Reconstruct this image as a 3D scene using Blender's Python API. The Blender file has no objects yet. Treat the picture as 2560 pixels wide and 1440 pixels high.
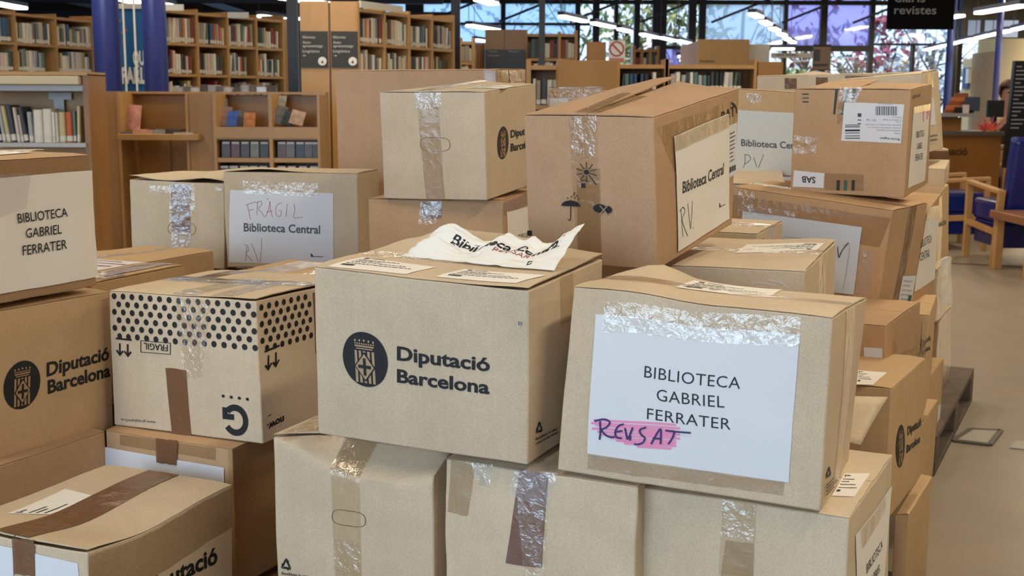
import bpy, bmesh, math, random
from mathutils import Vector, noise
random.seed(7)
SC=bpy.context.scene
COL=SC.collection
V=Vector
# ------------------------------------------------------------------ camera
F=3000.; CX,CY=1280.,720.; H=1.30
PITCH=math.atan(475/3000.); ROLL=math.radians(0.24)
fw=V((0,math.cos(PITCH),-math.sin(PITCH))); rt=V((1,0,0)); up=rt.cross(fw)
R_=math.cos(ROLL)*rt+math.sin(ROLL)*up; U_=-math.sin(ROLL)*rt+math.cos(ROLL)*up
CAM=V((0,0,H))
def proj(P):
    d=P-CAM; z=d.dot(fw); return (CX+F*d.dot(R_)/z, CY-F*d.dot(U_)/z)
def ray(px,py): return fw+R_*((px-CX)/F)-U_*((py-CY)/F)
def atY(px,py,Y): r=ray(px,py); return CAM+r*(Y/r.y)
def atZ(px,py,z): r=ray(px,py); return CAM+r*((z-H)/r.z)
def zat(py,Y,px=1280): return atY(px,py,Y).z
def xat(px,Y,py=245): return atY(px,py,Y).x
cam=bpy.data.cameras.new('camera'); camo=bpy.data.objects.new('camera',cam); COL.objects.link(camo)
from mathutils import Matrix
camo.matrix_world=Matrix(((R_.x,U_.x,-fw.x,0),(R_.y,U_.y,-fw.y,0),(R_.z,U_.z,-fw.z,H),(0,0,0,1)))
cam.sensor_width=36; cam.sensor_fit='HORIZONTAL'; cam.lens=F/2560*36
cam.clip_start=.05; cam.clip_end=200
cam.dof.use_dof=True; cam.dof.focus_distance=2.15; cam.dof.aperture_fstop=11.5
SC.camera=camo
SC.view_settings.view_transform='Standard'; SC.view_settings.look='None'; SC.view_settings.gamma=1
SC.view_settings.use_curve_mapping=False; SC.view_settings.exposure=0.0
# ------------------------------------------------------------------ materials
def lin(c):
    return tuple(((x/255)/12.92 if x/255<=.04045 else ((x/255+.055)/1.055)**2.4) for x in c)+(1,)
def newmat(name):
    m=bpy.data.materials.new(name); m.use_nodes=True; nt=m.node_tree; b=nt.nodes['Principled BSDF']; return m,nt,b
def nd(nt,t,**k):
    n=nt.nodes.new(t)
    for a,b in k.items():
        if a in n.inputs: n.inputs[a].default_value=b
        else: setattr(n,a,b)
    return n
MATS={}
def plain(name,rgb,rough=.5,metal=0,spec=.5,emit=0,var=0,vs=6.,bump=0,bs=200,coat=0):
    if name in MATS: return MATS[name]
    m,nt,b=newmat(name); c=lin(rgb)
    b.inputs['Base Color'].default_value=c; b.inputs['Roughness'].default_value=rough
    b.inputs['Metallic'].default_value=metal; b.inputs['Specular IOR Level'].default_value=spec
    if coat: b.inputs['Coat Weight'].default_value=coat; b.inputs['Coat Roughness'].default_value=.1
    if emit: b.inputs['Emission Color'].default_value=c; b.inputs['Emission Strength'].default_value=emit
    tc=nt.nodes.new('ShaderNodeTexCoord')
    if var:
        n=nd(nt,'ShaderNodeTexNoise',Scale=vs,Detail=4.); nt.links.new(tc.outputs['Object'],n.inputs['Vector'])
        hs=nd(nt,'ShaderNodeMapRange'); hs.inputs['To Min'].default_value=1-var; hs.inputs['To Max'].default_value=1+var
        nt.links.new(n.outputs['Fac'],hs.inputs['Value'])
        mx=nd(nt,'ShaderNodeVectorMath',operation='SCALE'); mx.inputs[0].default_value=c[:3]
        nt.links.new(hs.outputs[0],mx.inputs['Scale']); nt.links.new(mx.outputs[0],b.inputs['Base Color'])
    if bump:
        n2=nd(nt,'ShaderNodeTexNoise',Scale=bs,Detail=3.); nt.links.new(tc.outputs['Object'],n2.inputs['Vector'])
        bp=nd(nt,'ShaderNodeBump',Strength=bump,Distance=.002); nt.links.new(n2.outputs['Fac'],bp.inputs['Height']); nt.links.new(bp.outputs[0],b.inputs['Normal'])
    MATS[name]=m; return m
def cardboard(name,rgb,var=.08):
    m,nt,b=newmat(name); c=lin(rgb); L=nt.links.new
    tc=nt.nodes.new('ShaderNodeTexCoord')
    n1=nd(nt,'ShaderNodeTexNoise',Scale=7.,Detail=5.,Roughness=.6); L(tc.outputs['Object'],n1.inputs['Vector'])
    n2=nd(nt,'ShaderNodeTexNoise',Scale=420.,Detail=2.); L(tc.outputs['Object'],n2.inputs['Vector'])
    mp=nd(nt,'ShaderNodeMapping'); mp.inputs['Scale'].default_value=(160,160,9); L(tc.outputs['Object'],mp.inputs['Vector'])
    n3=nd(nt,'ShaderNodeTexNoise',Scale=1.,Detail=2.); L(mp.outputs[0],n3.inputs['Vector'])
    def mr(src,a,bb):
        r=nd(nt,'ShaderNodeMapRange'); r.inputs['From Min'].default_value=.3; r.inputs['From Max'].default_value=.7
        r.inputs['To Min'].default_value=a; r.inputs['To Max'].default_value=bb; L(src,r.inputs['Value']); return r.outputs[0]
    a=nd(nt,'ShaderNodeMath',operation='MULTIPLY'); L(mr(n1.outputs['Fac'],1-var,1+var),a.inputs[0]); L(mr(n2.outputs['Fac'],.9,1.1),a.inputs[1])
    a2=nd(nt,'ShaderNodeMath',operation='MULTIPLY'); L(a.outputs[0],a2.inputs[0]); L(mr(n3.outputs['Fac'],.98,1.02),a2.inputs[1])
    mx=nd(nt,'ShaderNodeVectorMath',operation='SCALE'); mx.inputs[0].default_value=c[:3]; L(a2.outputs[0],mx.inputs['Scale'])
    L(mx.outputs[0],b.inputs['Base Color']); b.inputs['Roughness'].default_value=.82; b.inputs['Specular IOR Level'].default_value=.25
    bp=nd(nt,'ShaderNodeBump',Strength=.2,Distance=.0012)
    s=nd(nt,'ShaderNodeMath',operation='ADD'); L(n3.outputs['Fac'],s.inputs[0]); 
    n4=nd(nt,'ShaderNodeTexNoise',Scale=28.,Detail=3.); L(tc.outputs['Object'],n4.inputs['Vector'])
    s4=nd(nt,'ShaderNodeMath',operation='MULTIPLY'); s4.inputs[1].default_value=3.; L(n4.outputs['Fac'],s4.inputs[0]); L(s4.outputs[0],s.inputs[1])
    L(s.outputs[0],bp.inputs['Height']); L(bp.outputs[0],b.inputs['Normal'])
    return m
CB={'a':cardboard('kraft_tan',(200,168,127)),'b':cardboard('kraft_beige',(206,187,160)),'c':cardboard('kraft_brown',(192,157,120)),
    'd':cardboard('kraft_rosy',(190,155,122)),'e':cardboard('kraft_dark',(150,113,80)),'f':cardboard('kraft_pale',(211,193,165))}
def crinkle(name,rgb,base,cov,rough,sc,strength,tint=(1,1,1),stretch=(1,1,1)):
    """thin adhesive film: partly see-through backing colour under a wrinkled glossy face"""
    m=bpy.data.materials.new(name); m.use_nodes=True; nt=m.node_tree; nt.nodes.clear(); L=nt.links.new
    out=nd(nt,'ShaderNodeOutputMaterial'); tc=nt.nodes.new('ShaderNodeTexCoord')
    mp=nd(nt,'ShaderNodeMapping'); mp.inputs['Scale'].default_value=stretch; L(tc.outputs['Object'],mp.inputs['Vector'])
    n=nd(nt,'ShaderNodeTexNoise',Scale=sc,Detail=3.,Distortion=.6); L(mp.outputs[0],n.inputs['Vector'])
    n2=nd(nt,'ShaderNodeTexVoronoi',Scale=sc*.45); L(mp.outputs[0],n2.inputs['Vector'])
    ad=nd(nt,'ShaderNodeMath',operation='ADD'); L(n.outputs['Fac'],ad.inputs[0]); L(n2.outputs['Distance'],ad.inputs[1])
    bp=nd(nt,'ShaderNodeBump',Strength=strength,Distance=.004); L(ad.outputs[0],bp.inputs['Height'])
    tr=nd(nt,'ShaderNodeBsdfTransparent',Color=tint+(1,)); df=nd(nt,'ShaderNodeBsdfDiffuse',Color=lin(rgb))
    mx=nd(nt,'ShaderNodeMixShader'); mx.inputs[0].default_value=cov; L(tr.outputs[0],mx.inputs[1]); L(df.outputs[0],mx.inputs[2])
    gl=nd(nt,'ShaderNodeBsdfGlossy',Roughness=rough,Color=(1,1,1,1)); L(bp.outputs[0],gl.inputs['Normal'])
    fr=nd(nt,'ShaderNodeFresnel',IOR=1.5); L(bp.outputs[0],fr.inputs['Normal'])
    f2=nd(nt,'ShaderNodeMath',operation='MULTIPLY_ADD'); f2.inputs[1].default_value=1.0; f2.inputs[2].default_value=base; L(fr.outputs[0],f2.inputs[0])
    ge=nd(nt,'ShaderNodeNewGeometry'); iv=nd(nt,'ShaderNodeMath',operation='SUBTRACT'); iv.inputs[0].default_value=1.; L(ge.outputs['Backfacing'],iv.inputs[1]); f3=nd(nt,'ShaderNodeMath',operation='MULTIPLY'); L(f2.outputs[0],f3.inputs[0]); L(iv.outputs[0],f3.inputs[1]); f2=f3
    m2=nd(nt,'ShaderNodeMixShader'); L(f2.outputs[0],m2.inputs[0]); L(mx.outputs[0],m2.inputs[1]); L(gl.outputs[0],m2.inputs[2])
    L(m2.outputs[0],out.inputs['Surface']); return m
TAPE={'clear':crinkle('clear_packing_tape',(176,150,112),.015,.10,.14,60.,.35,(.95,.92,.86)),
 'shiny':crinkle('wrinkled_clear_tape',(206,202,194),.07,.04,.10,95.,.75,(.96,.94,.90)),
 'brown':crinkle('brown_packing_tape',(124,88,62),.02,.88,.22,45.,.5),
 'tan':crinkle('thin_tan_tape',(150,120,86),.02,.25,.2,60.,.35,(.95,.91,.85)),
 'red':crinkle('reddish_brown_tape',(122,88,78),.02,.9,.2,45.,.5),
 'film':crinkle('wrapping_film',(200,205,215),.06,.12,.08,60.,.9,(.97,.97,.98))}
INK=plain('black_print',(22,23,27),.6); INKG=plain('grey_print',(74,78,84),.7); INKR=plain('red_pen',(150,72,72),.7); INKB=plain('blue_marker',(48,36,104),.6)
PINK=plain('pink_highlighter',(240,150,190),.8); GREEN=plain('green_print',(52,104,84),.7); INKL=plain('light_grey_print',(120,124,132),.7)
PAPER=plain('white_paper',(226,228,233),.8,spec=.2,var=.03,vs=9,bump=.15,bs=30)
PAPERW=plain('warm_white_paper',(240,236,228),.8,spec=.2,var=.03,vs=9,bump=.2,bs=20)
WOOD=None
def wood(name,rgb,stretch=(9,9,1.2),rough=.42,var=.10):
    if name in MATS: return MATS[name]
    m,nt,b=newmat(name); c=lin(rgb); L=nt.links.new
    tc=nt.nodes.new('ShaderNodeTexCoord'); mp=nd(nt,'ShaderNodeMapping'); mp.inputs['Scale'].default_value=stretch; L(tc.outputs['Object'],mp.inputs['Vector'])
    n=nd(nt,'ShaderNodeTexNoise',Scale=3.,Detail=6.,Distortion=.8); L(mp.outputs[0],n.inputs['Vector'])
    r=nd(nt,'ShaderNodeMapRange'); r.inputs['From Min'].default_value=.3; r.inputs['From Max'].default_value=.7; r.inputs['To Min'].default_value=1-var; r.inputs['To Max'].default_value=1+var; L(n.outputs['Fac'],r.inputs['Value'])
    mx=nd(nt,'ShaderNodeVectorMath',operation='SCALE'); mx.inputs[0].default_value=c[:3]; L(r.outputs[0],mx.inputs['Scale']); L(mx.outputs[0],b.inputs['Base Color'])
    b.inputs['Roughness'].default_value=rough; MATS[name]=m; return m
# ------------------------------------------------------------------ object helpers
ORG={}
def thing(name,label,cat,loc,group=None):
    o=bpy.data.objects.new(name,None); o.empty_display_size=.05; COL.objects.link(o); o.location=loc
    o['label']=label; o['category']=cat
    if group: o['group']=group
    ORG[o.name]=V(loc); return o
def root_of(p):
    while p.parent: p=p.parent
    return p
def mk(name,verts,faces,mat,parent=None,smooth=False,label=None,mats=None,midx=None):
    """mesh object from world-space verts"""
    me=bpy.data.meshes.new(name)
    o0=ORG[root_of(parent).name] if parent else V((0,0,0))
    if parent is None and verts:
        zs=min(v[2] for v in verts); o0=V((sum(v[0] for v in verts)/len(verts),sum(v[1] for v in verts)/len(verts),zs))
    me.from_pydata([(v[0]-o0[0],v[1]-o0[1],v[2]-o0[2]) for v in verts],[],faces); me.update()
    for m in (mats or [mat]): me.materials.append(m)
    if midx:
        for p,i in zip(me.polygons,midx): p.material_index=i
    if smooth:
        for p in me.polygons: p.use_smooth=True
    o=bpy.data.objects.new(name,me); COL.objects.link(o)
    if parent: o.parent=parent
    else: o.location=o0; ORG[o.name]=V(o0)
    if label: o['label']=label
    return o
def tag(o,label,cat,group=None,kind=None):
    if label: o['label']=label
    if cat: o['category']=cat
    if group: o['group']=group
    if kind: o['kind']=kind
    return o
def struct(o): o['kind']='structure'; return o
class MB:
    def __init__(s): s.v=[]; s.f=[]
    def quad(s,a,b,c,d):
        i=len(s.v); s.v+=[a,b,c,d]; s.f.append((i,i+1,i+2,i+3))
    def box(s,x0,x1,y0,y1,z0,z1):
        i=len(s.v)
        for z in (z0,z1):
            for x,y in ((x0,y0),(x1,y0),(x1,y1),(x0,y1)): s.v.append(V((x,y,z)))
        s.f+=[tuple(i+k for k in q) for q in ((0,3,2,1),(4,5,6,7),(0,1,5,4),(1,2,6,5),(2,3,7,6),(3,0,4,7))]; return s
    def obox(s,o,u,w,n,du,dw,dn):
        """box from origin o, unit dirs u w n, ranges"""
        i=len(s.v)
        for c in dn:
            for a,b in ((du[0],dw[0]),(du[1],dw[0]),(du[1],dw[1]),(du[0],dw[1])): s.v.append(o+u*a+w*b+n*c)
        s.f+=[tuple(i+k for k in q) for q in ((0,3,2,1),(4,5,6,7),(0,1,5,4),(1,2,6,5),(2,3,7,6),(3,0,4,7))]; return s
    def tube(s,p,q,r,n=12,r2=None,cap=True):
        r2=r if r2 is None else r2; p=V(p);q=V(q); d=(q-p).normalized()
        a=d.orthogonal().normalized(); b=d.cross(a); i=len(s.v)
        for c,rr in ((p,r),(q,r2)):
            for k in range(n):
                t=2*math.pi*k/n; s.v.append(c+a*math.cos(t)*rr+b*math.sin(t)*rr)
        for k in range(n): s.f.append((i+k,i+(k+1)%n,i+n+(k+1)%n,i+n+k))
        if cap: s.f.append(tuple(i+k for k in range(n))[::-1]); s.f.append(tuple(i+n+k for k in range(n)))
        return s
    def bar(s,p,q,w,h,upv=V((0,0,1))):
        p=V(p);q=V(q);d=(q-p); l=d.length; d=d/l; sd=d.cross(upv).normalized(); n=sd.cross(d)
        return s.obox(p,d,sd,n,(0,l),(-w/2,w/2),(-h/2,h/2))
    def build(s,name,mat,parent=None,bevel=0,smooth=False,label=None):
        o=mk(name,s.v,s.f,mat,parent,smooth,label)
        if bevel: b=o.modifiers.new('bevel','BEVEL'); b.width=bevel; b.segments=2; b.limit_method='ANGLE'
        return o
TC={}
def text_geo(s,bold=0.,space=1.):
    k=(s,bold,space)
    if k in TC: return TC[k]
    cu=bpy.data.curves.new('t','FONT'); cu.body=s; cu.size=1; cu.offset=bold; cu.resolution_u=3; cu.space_character=space
    ob=bpy.data.objects.new('t',cu); COL.objects.link(ob); dg=bpy.context.evaluated_depsgraph_get()
    me=bpy.data.meshes.new_from_object(ob.evaluated_get(dg))
    vs=[(v.co.x,v.co.y) for v in me.vertices]; fs=[tuple(p.vertices) for p in me.polygons]
    bpy.data.objects.remove(ob); bpy.data.curves.remove(cu); bpy.data.meshes.remove(me)
    x0=min(v[0] for v in vs); x1=max(v[0] for v in vs); cap=.73
    TC[k]=([((x-x0)/(x1-x0),y/cap) for x,y in vs],fs); return TC[k]
# ------------------------------------------------------------------ cardboard boxes
class Box:
    def __init__(s,key,label,mat='a',seam='u',bulge=.003,seed=None,noise_amp=.0012,lift=None,disp=None,flaps=True,rest=None,name='cardboard_box',hole=False,dark=False,N=16):
        s.N=N
        c=[V(q) for q in BOX[key]]; s.c=dict(zip(('FTL','FTR','FBL','FBR','BTL','BTR','BBL','BBR'),c)); s.key=key
        s.bulge=bulge; s.seed=V((sum(map(ord,key))*.37,0,0)); s.na=noise_amp; s.lift=lift; s.disp=disp; s.seam=seam
        s.center=sum(c,V((0,0,0)))/8
        base=(s.c['FBL']+s.c['FBR']+s.c['BBL']+s.c['BBR'])/4; base=V((base.x,base.y,min(s.c[k].z for k in ('FBL','FBR','BBL','BBR'))))
        s.ph={}; s.root=thing(name,label,'box',base,'cardboard boxes in the pile'); s.m=CB[mat]
        s.nu=(s.c['FTR']-s.c['FTL']).normalized(); s.nw=(s.c['BTR']-s.c['FTR']).normalized(); s.nn=s.nu.cross(s.nw).normalized()
        s.W=(s.c['FTR']-s.c['FTL']).length; s.D=(s.c['BTR']-s.c['FTR']).length; s.Hh=(s.c['FTR']-s.c['FBR']).length
        s.body(); 
        if flaps: s.flaps()
    def P(s,a,b,c):
        C=s.c; 
        def bl(k1,k2,t): return C[k1].lerp(C[k2],t)
        f=bl('FBL','FBR',a).lerp(bl('FTL','FTR',a),c); k=bl('BBL','BBR',a).lerp(bl('BTL','BTR',a),c)
        p=f.lerp(k,b); g=lambda x:4*max(0,x)*max(0,1-x)
        bu=s.bulge
        p=p+s.nw*(bu*g(a)*g(c)*(2*b-1))+s.nu*(bu*g(b)*g(c)*(2*a-1))
        p=p+noise.noise_vector(p*7+s.seed)*s.na*1.3+noise.noise_vector(p*26+s.seed)*s.na*.45
        if s.disp: p=p+s.disp(s,a,b,c)
        return p
    def face(s,f,x,y):
        if f=='F': return s.P(x,0,y)
        if f=='R': return s.P(1,x,y)
        if f=='L': return s.P(0,1-x,y)
        if f=='K': return s.P(1-x,1,y)
        if f=='T': return s.P(x,y,1)+s.nn*(s.lift(x,y) if s.lift else 0)
        return s.P(x,1-y,0)
    def S(s,f,x,y,off=0.):
        p=s.face(f,x,y); e=.01
        n=(s.face(f,x+e,y)-s.face(f,x-e,y)).cross(s.face(f,x,y+e)-s.face(f,x,y-e)).normalized()
        if f=='T': h=min(y,1-y) if s.seam=='u' else min(x,1-x); off+=.0006+.003*min(1,max(0,h*8))
        return p+n*off
    def body(s):
        v=[];f=[]
        N=s.N
        for k in 'FRLKTB':
            i=len(v)
            for q in range(N+1):
                for r in range(N+1):
                    x,y=r/N,q/N
                    if k=='T':
                        p=s.P(x,y,1)
                        if 0<x<1 and 0<y<1: p=p-s.nn*.004
                    elif k=='B': p=s.P(x,1-y,0)
                    else: p=s.face(k,x,y)
                    v.append(p)
            for q in range(N):
                for r in range(N):
                    a=i+q*(N+1)+r; f.append((a,a+1,a+N+2,a+N+1))
        s.bodyo=mk('carton_body',v,f,s.m,s.root)
        me=s.bodyo.data; bm=bmesh.new(); bm.from_mesh(me); bmesh.ops.remove_doubles(bm,verts=bm.verts,dist=.0002); bm.to_mesh(me); bm.free()
        for p in me.polygons: p.use_smooth=True
        me.set_sharp_from_angle(angle=math.radians(40))
        b=s.bodyo.modifiers.new('bevel','BEVEL'); b.width=.0025; b.segments=2; b.limit_method='ANGLE'; b.angle_limit=math.radians(50)
    def flaps(s,g=.004):
        rnd=random.Random(s.key)
        for side in (0,1):
            v=[];f=[];N=14;M=7
            def pt(i,j,o):
                x=i/N; y=(j/M)*(.5-g); fold=min(1,(j/M)*4)
                jit=(rnd.random()-.5)*.0 
                if side: y=1-y
                a,b=(x,y) if s.seam=='u' else (y,x)
                th=.0004+.0008*fold if o==0 else .0006+.0030*fold
                p=s.P(a,b,1)+s.nn*(th+(s.lift(a,b) if s.lift else 0))
                en=(noise.noise(p*60+s.seed))*.0012
                dirv=s.nu if s.seam=='u' else s.nw
                if i==0: p=p-dirv*en
                if i==N: p=p+dirv*en
                return p
            for o in (0,1):
                for j in range(M+1):
                    for i in range(N+1): v.append(pt(i,j,o))
            L=(N+1)*(M+1); I=lambda i,j,o:o*L+j*(N+1)+i
            for j in range(M):
                for i in range(N):
                    f.append((I(i,j,1),I(i+1,j,1),I(i+1,j+1,1),I(i,j+1,1))); f.append((I(i,j,0),I(i,j+1,0),I(i+1,j+1,0),I(i+1,j,0)))
            for i in range(N):
                f.append((I(i,0,0),I(i+1,0,0),I(i+1,0,1),I(i,0,1))); f.append((I(i,M,0),I(i,M,1),I(i+1,M,1),I(i+1,M,0)))
            for j in range(M):
                f.append((I(0,j,0),I(0,j,1),I(0,j+1,1),I(0,j+1,0))); f.append((I(N,j,0),I(N,j+1,0),I(N,j+1,1),I(N,j,1)))
            o=mk('top_flap',v,f,s.m,s.root)
            bm=bmesh.new(); bm.from_mesh(o.data); bmesh.ops.recalc_face_normals(bm,faces=bm.faces); bm.to_mesh(o.data); bm.free()
    def st(s,f,px,py):
        x,y=.5,.5
        for _ in range(8):
            e=.01; a=proj(s.S(f,x,y)); b=proj(s.S(f,x+e,y)); c=proj(s.S(f,x,y+e))
            j11=(b[0]-a[0])/e;j21=(b[1]-a[1])/e;j12=(c[0]-a[0])/e;j22=(c[1]-a[1])/e; d=j11*j22-j12*j21
            rx,ry=px-a[0],py-a[1]
            x+=(rx*j22-ry*j12)/d; y+=(-rx*j21+ry*j11)/d
            x=max(-1.,min(2.,x)); y=max(-1.,min(2.,y))
        return V((x,y,0))
    def quadst(s,f,q): return [s.st(f,*p) if not isinstance(p,V) else p for p in q]
    def sheet(s,name,f,q,mat,off=.0008,n=(10,8),amp=0.,parent=None,label=None,st=False,jag=0):
        """thin sheet lying on a face; q = TL,TR,BR,BL pixels (or face coords when st)"""
        Q=[V((a,b,0)) for a,b in q] if st else s.quadst(f,q)
        v=[];fc=[]
        for j in range(n[1]+1):
            for i in range(n[0]+1):
                p=Q[0].lerp(Q[1],i/n[0]).lerp(Q[3].lerp(Q[2],i/n[0]),j/n[1])
                pt=s.S(f,p.x,p.y,s.ph_at((off,amp),p.x,p.y))
                if jag and (j==0 or j==n[1]): pt=pt+s.nn*((random.random()-.5)*jag) if f!='T' else pt+s.nw*((random.random()-.5)*jag)
                v.append(pt)
        for j in range(n[1]):
            for i in range(n[0]):
                a=j*(n[0]+1)+i; fc.append((a,a+n[0]+1,a+n[0]+2,a+1))
        o=mk(name,v,fc,mat,parent or s.root,smooth=True,label=label); s.ph[o.name]=(off,amp); return o
    def ph_at(s,oa,x,y):
        return oa[0]+(oa[1]*max(0,.5+noise.noise(V((x*3.4,y*2.6,sum(map(ord,s.key))*.1)))) if oa[1] else 0)
    def off_at(s,off,parent,x,y):
        if parent is not None and parent.name in s.ph: return s.ph_at(s.ph[parent.name],x,y)+max(.0004,off-.0040)
        return off
    def paper(s,f,q,mat=None,amp=.0006,off=.0008,name='paper_sheet',n=(12,9)): return s.sheet(name,f,q,mat or PAPER,off,n,amp)
    def tape(s,f,q,kind='clear',off=.0006,st=False,n=(6,10),name=None,amp=.0004,jag=.002):
        return s.sheet(name or {'clear':'clear_tape','shiny':'clear_tape','brown':'brown_tape','tan':'clear_tape','red':'brown_tape','film':'wrapping_film'}[kind],f,q,TAPE[kind],off,n,amp,st=st,jag=jag)
    def text(s,f,txt,L,R,T,mat=None,bold=.02,off=.0010,parent=None,name='printed_text',space=1.,st=False):
        vs,fs=text_geo(txt,bold,space)
        if st: a,b,c=V(L).to_3d(),V(R).to_3d(),V(T).to_3d()
        else: a,b,c=s.st(f,*L),s.st(f,*R),s.st(f,*T)
        v=[]
        for x,y in vs: q=(a+(b-a)*x+(c-a)*y).xy; v.append(s.S(f,q[0],q[1],s.off_at(off,parent,*q)))
        return mk(name,v,fs,mat or INK,parent or s.root)
    def shape(s,f,polys,O,X,Y,mat,off=.0012,parent=None,name='printed_mark',st=False):
        """polys in a local frame: O origin, X point at (1,0), Y point at (0,1), pixels"""
        if st: a,b,c=V(O).to_3d(),V(X).to_3d(),V(Y).to_3d()
        else: a,b,c=s.st(f,*O),s.st(f,*X),s.st(f,*Y)
        v=[];fc=[]
        for p in polys:
            i=len(v)
            for x,y in p: q=(a+(b-a)*x+(c-a)*y).xy; v.append(s.S(f,q[0],q[1],s.off_at(off,parent,*q)))
            fc.append(tuple(range(i,i+len(p))))
        return mk(name,v,fc,mat,parent or s.root)
    def strokes(s,f,lines,w,mat,off=.0024,parent=None,name='handwriting'):
        v=[];fc=[]
        for ln in lines:
            pts=[s.st(f,*p).xy for p in ln]
            if len(pts)>2:
                sm=[]
                for i in range(len(pts)-1):
                    p0=pts[max(0,i-1)];p1=pts[i];p2=pts[i+1];p3=pts[min(len(pts)-1,i+2)]
                    for k in range(5):
                        t=k/5; sm.append(.5*((2*p1)+(p2-p0)*t+(2*p0-5*p1+4*p2-p3)*t*t+(3*p1-p0-3*p2+p3)*t**3))
                sm.append(pts[-1]); pts=sm
            P3=[s.S(f,p.x,p.y,s.off_at(off,parent,p.x,p.y)) for p in pts]; q=s.S(f,pts[0].x,pts[0].y,off+.01)-P3[0]; nrm=q.normalized()
            i0=len(v)
            for i,p in enumerate(P3):
                d=(P3[min(i+1,len(P3)-1)]-P3[max(i-1,0)]).normalized(); sd=nrm.cross(d)*(w/2); v+=[p-sd,p+sd]
            for i in range(len(P3)-1): a=i0+2*i; fc.append((a,a+2,a+3,a+1))
        return mk(name,v,fc,mat,parent or s.root)
def disc(r,cx=0,cy=0,n=28,ry=None): return [(cx+r*math.cos(2*math.pi*k/n),cy+(ry or r)*math.sin(2*math.pi*k/n)) for k in range(n)]
def rect(x0,x1,y0,y1): return [(x0,y0),(x1,y0),(x1,y1),(x0,y1)]
def emblem(b,f,O,X,Y,back):
    """round crest: crown over a striped shield with a lozenge and cross"""
    e=b.shape(f,[disc(1,n=48)],O,X,Y,INK,.0010,name='round_emblem')
    t=[]
    for k in range(5): t.append(disc(.045,-.4+.2*k,.66+.03*(1-abs(k-2)/2),10))
    for k in range(9): t.append(disc(.035,-.4+.1*k,.56,8))
    t+=[rect(-.42,.42,.44,.5),rect(-.36,.36,.36,.4)]
    for x in (-.44,-.25,-.06,.13,.32): t.append(rect(x,x+.11,-.86,.3))
    b.shape(f,t,O,X,Y,back,.0014,parent=e,name='emblem_detail')
    b.shape(f,[[(0,.28),(.46,-.27),(0,-.82),(-.46,-.27)]],O,X,Y,INK,.0018,parent=e,name='emblem_detail')
    b.shape(f,[[(0,.2),(.4,-.27),(0,-.74),(-.4,-.27)]],O,X,Y,back,.0022,parent=e,name='emblem_detail')
    b.shape(f,[rect(-.06,.06,-.58,.04),rect(-.28,.28,-.33,-.21)],O,X,Y,INK,.0026,parent=e,name='emblem_detail')
    return e
def recycle(b,f,O,X,Y):
    t=[]
    for k in range(3):
        a=math.radians(120*k+90)
        def rot(x,y): return (x*math.cos(a-math.pi/2)-y*math.sin(a-math.pi/2),x*math.sin(a-math.pi/2)+y*math.cos(a-math.pi/2))
        t.append([rot(*p) for p in ((-.62,.05),(-.36,-.1),(-.05,.5),(-.12,.85),(-.2,.82))])
        t.append([rot(*p) for p in ((-.12,.95),(.15,.95),(.32,.62),(.06,.5))])
        t.append([rot(*p) for p in ((-.05,.52),(.5,.75),(.42,.2))])
    b.shape(f,t,O,X,Y,INK,name='recycling_mark')
def lines_mark(b,f,q,rows,mat=None,off=.0026,parent=None,name='printed_text',seed=1,h=.35):
    """small illegible print: rows of short dashes inside quad TL,TR,BR,BL px"""
    r=random.Random(seed); t=[]
    for i in range(rows):
        y=1-(i+.5)/rows; x=0; end=.55+.45*r.random()
        while x<end:
            w=.03+.07*r.random(); t.append(rect(x,min(end,x+w),y-h/rows,y+h/rows*.4)); x+=w+.018
    Q=q; b.shape(f,t,Q[3],Q[2],Q[0],mat or INKL,off,parent,name)
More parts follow.
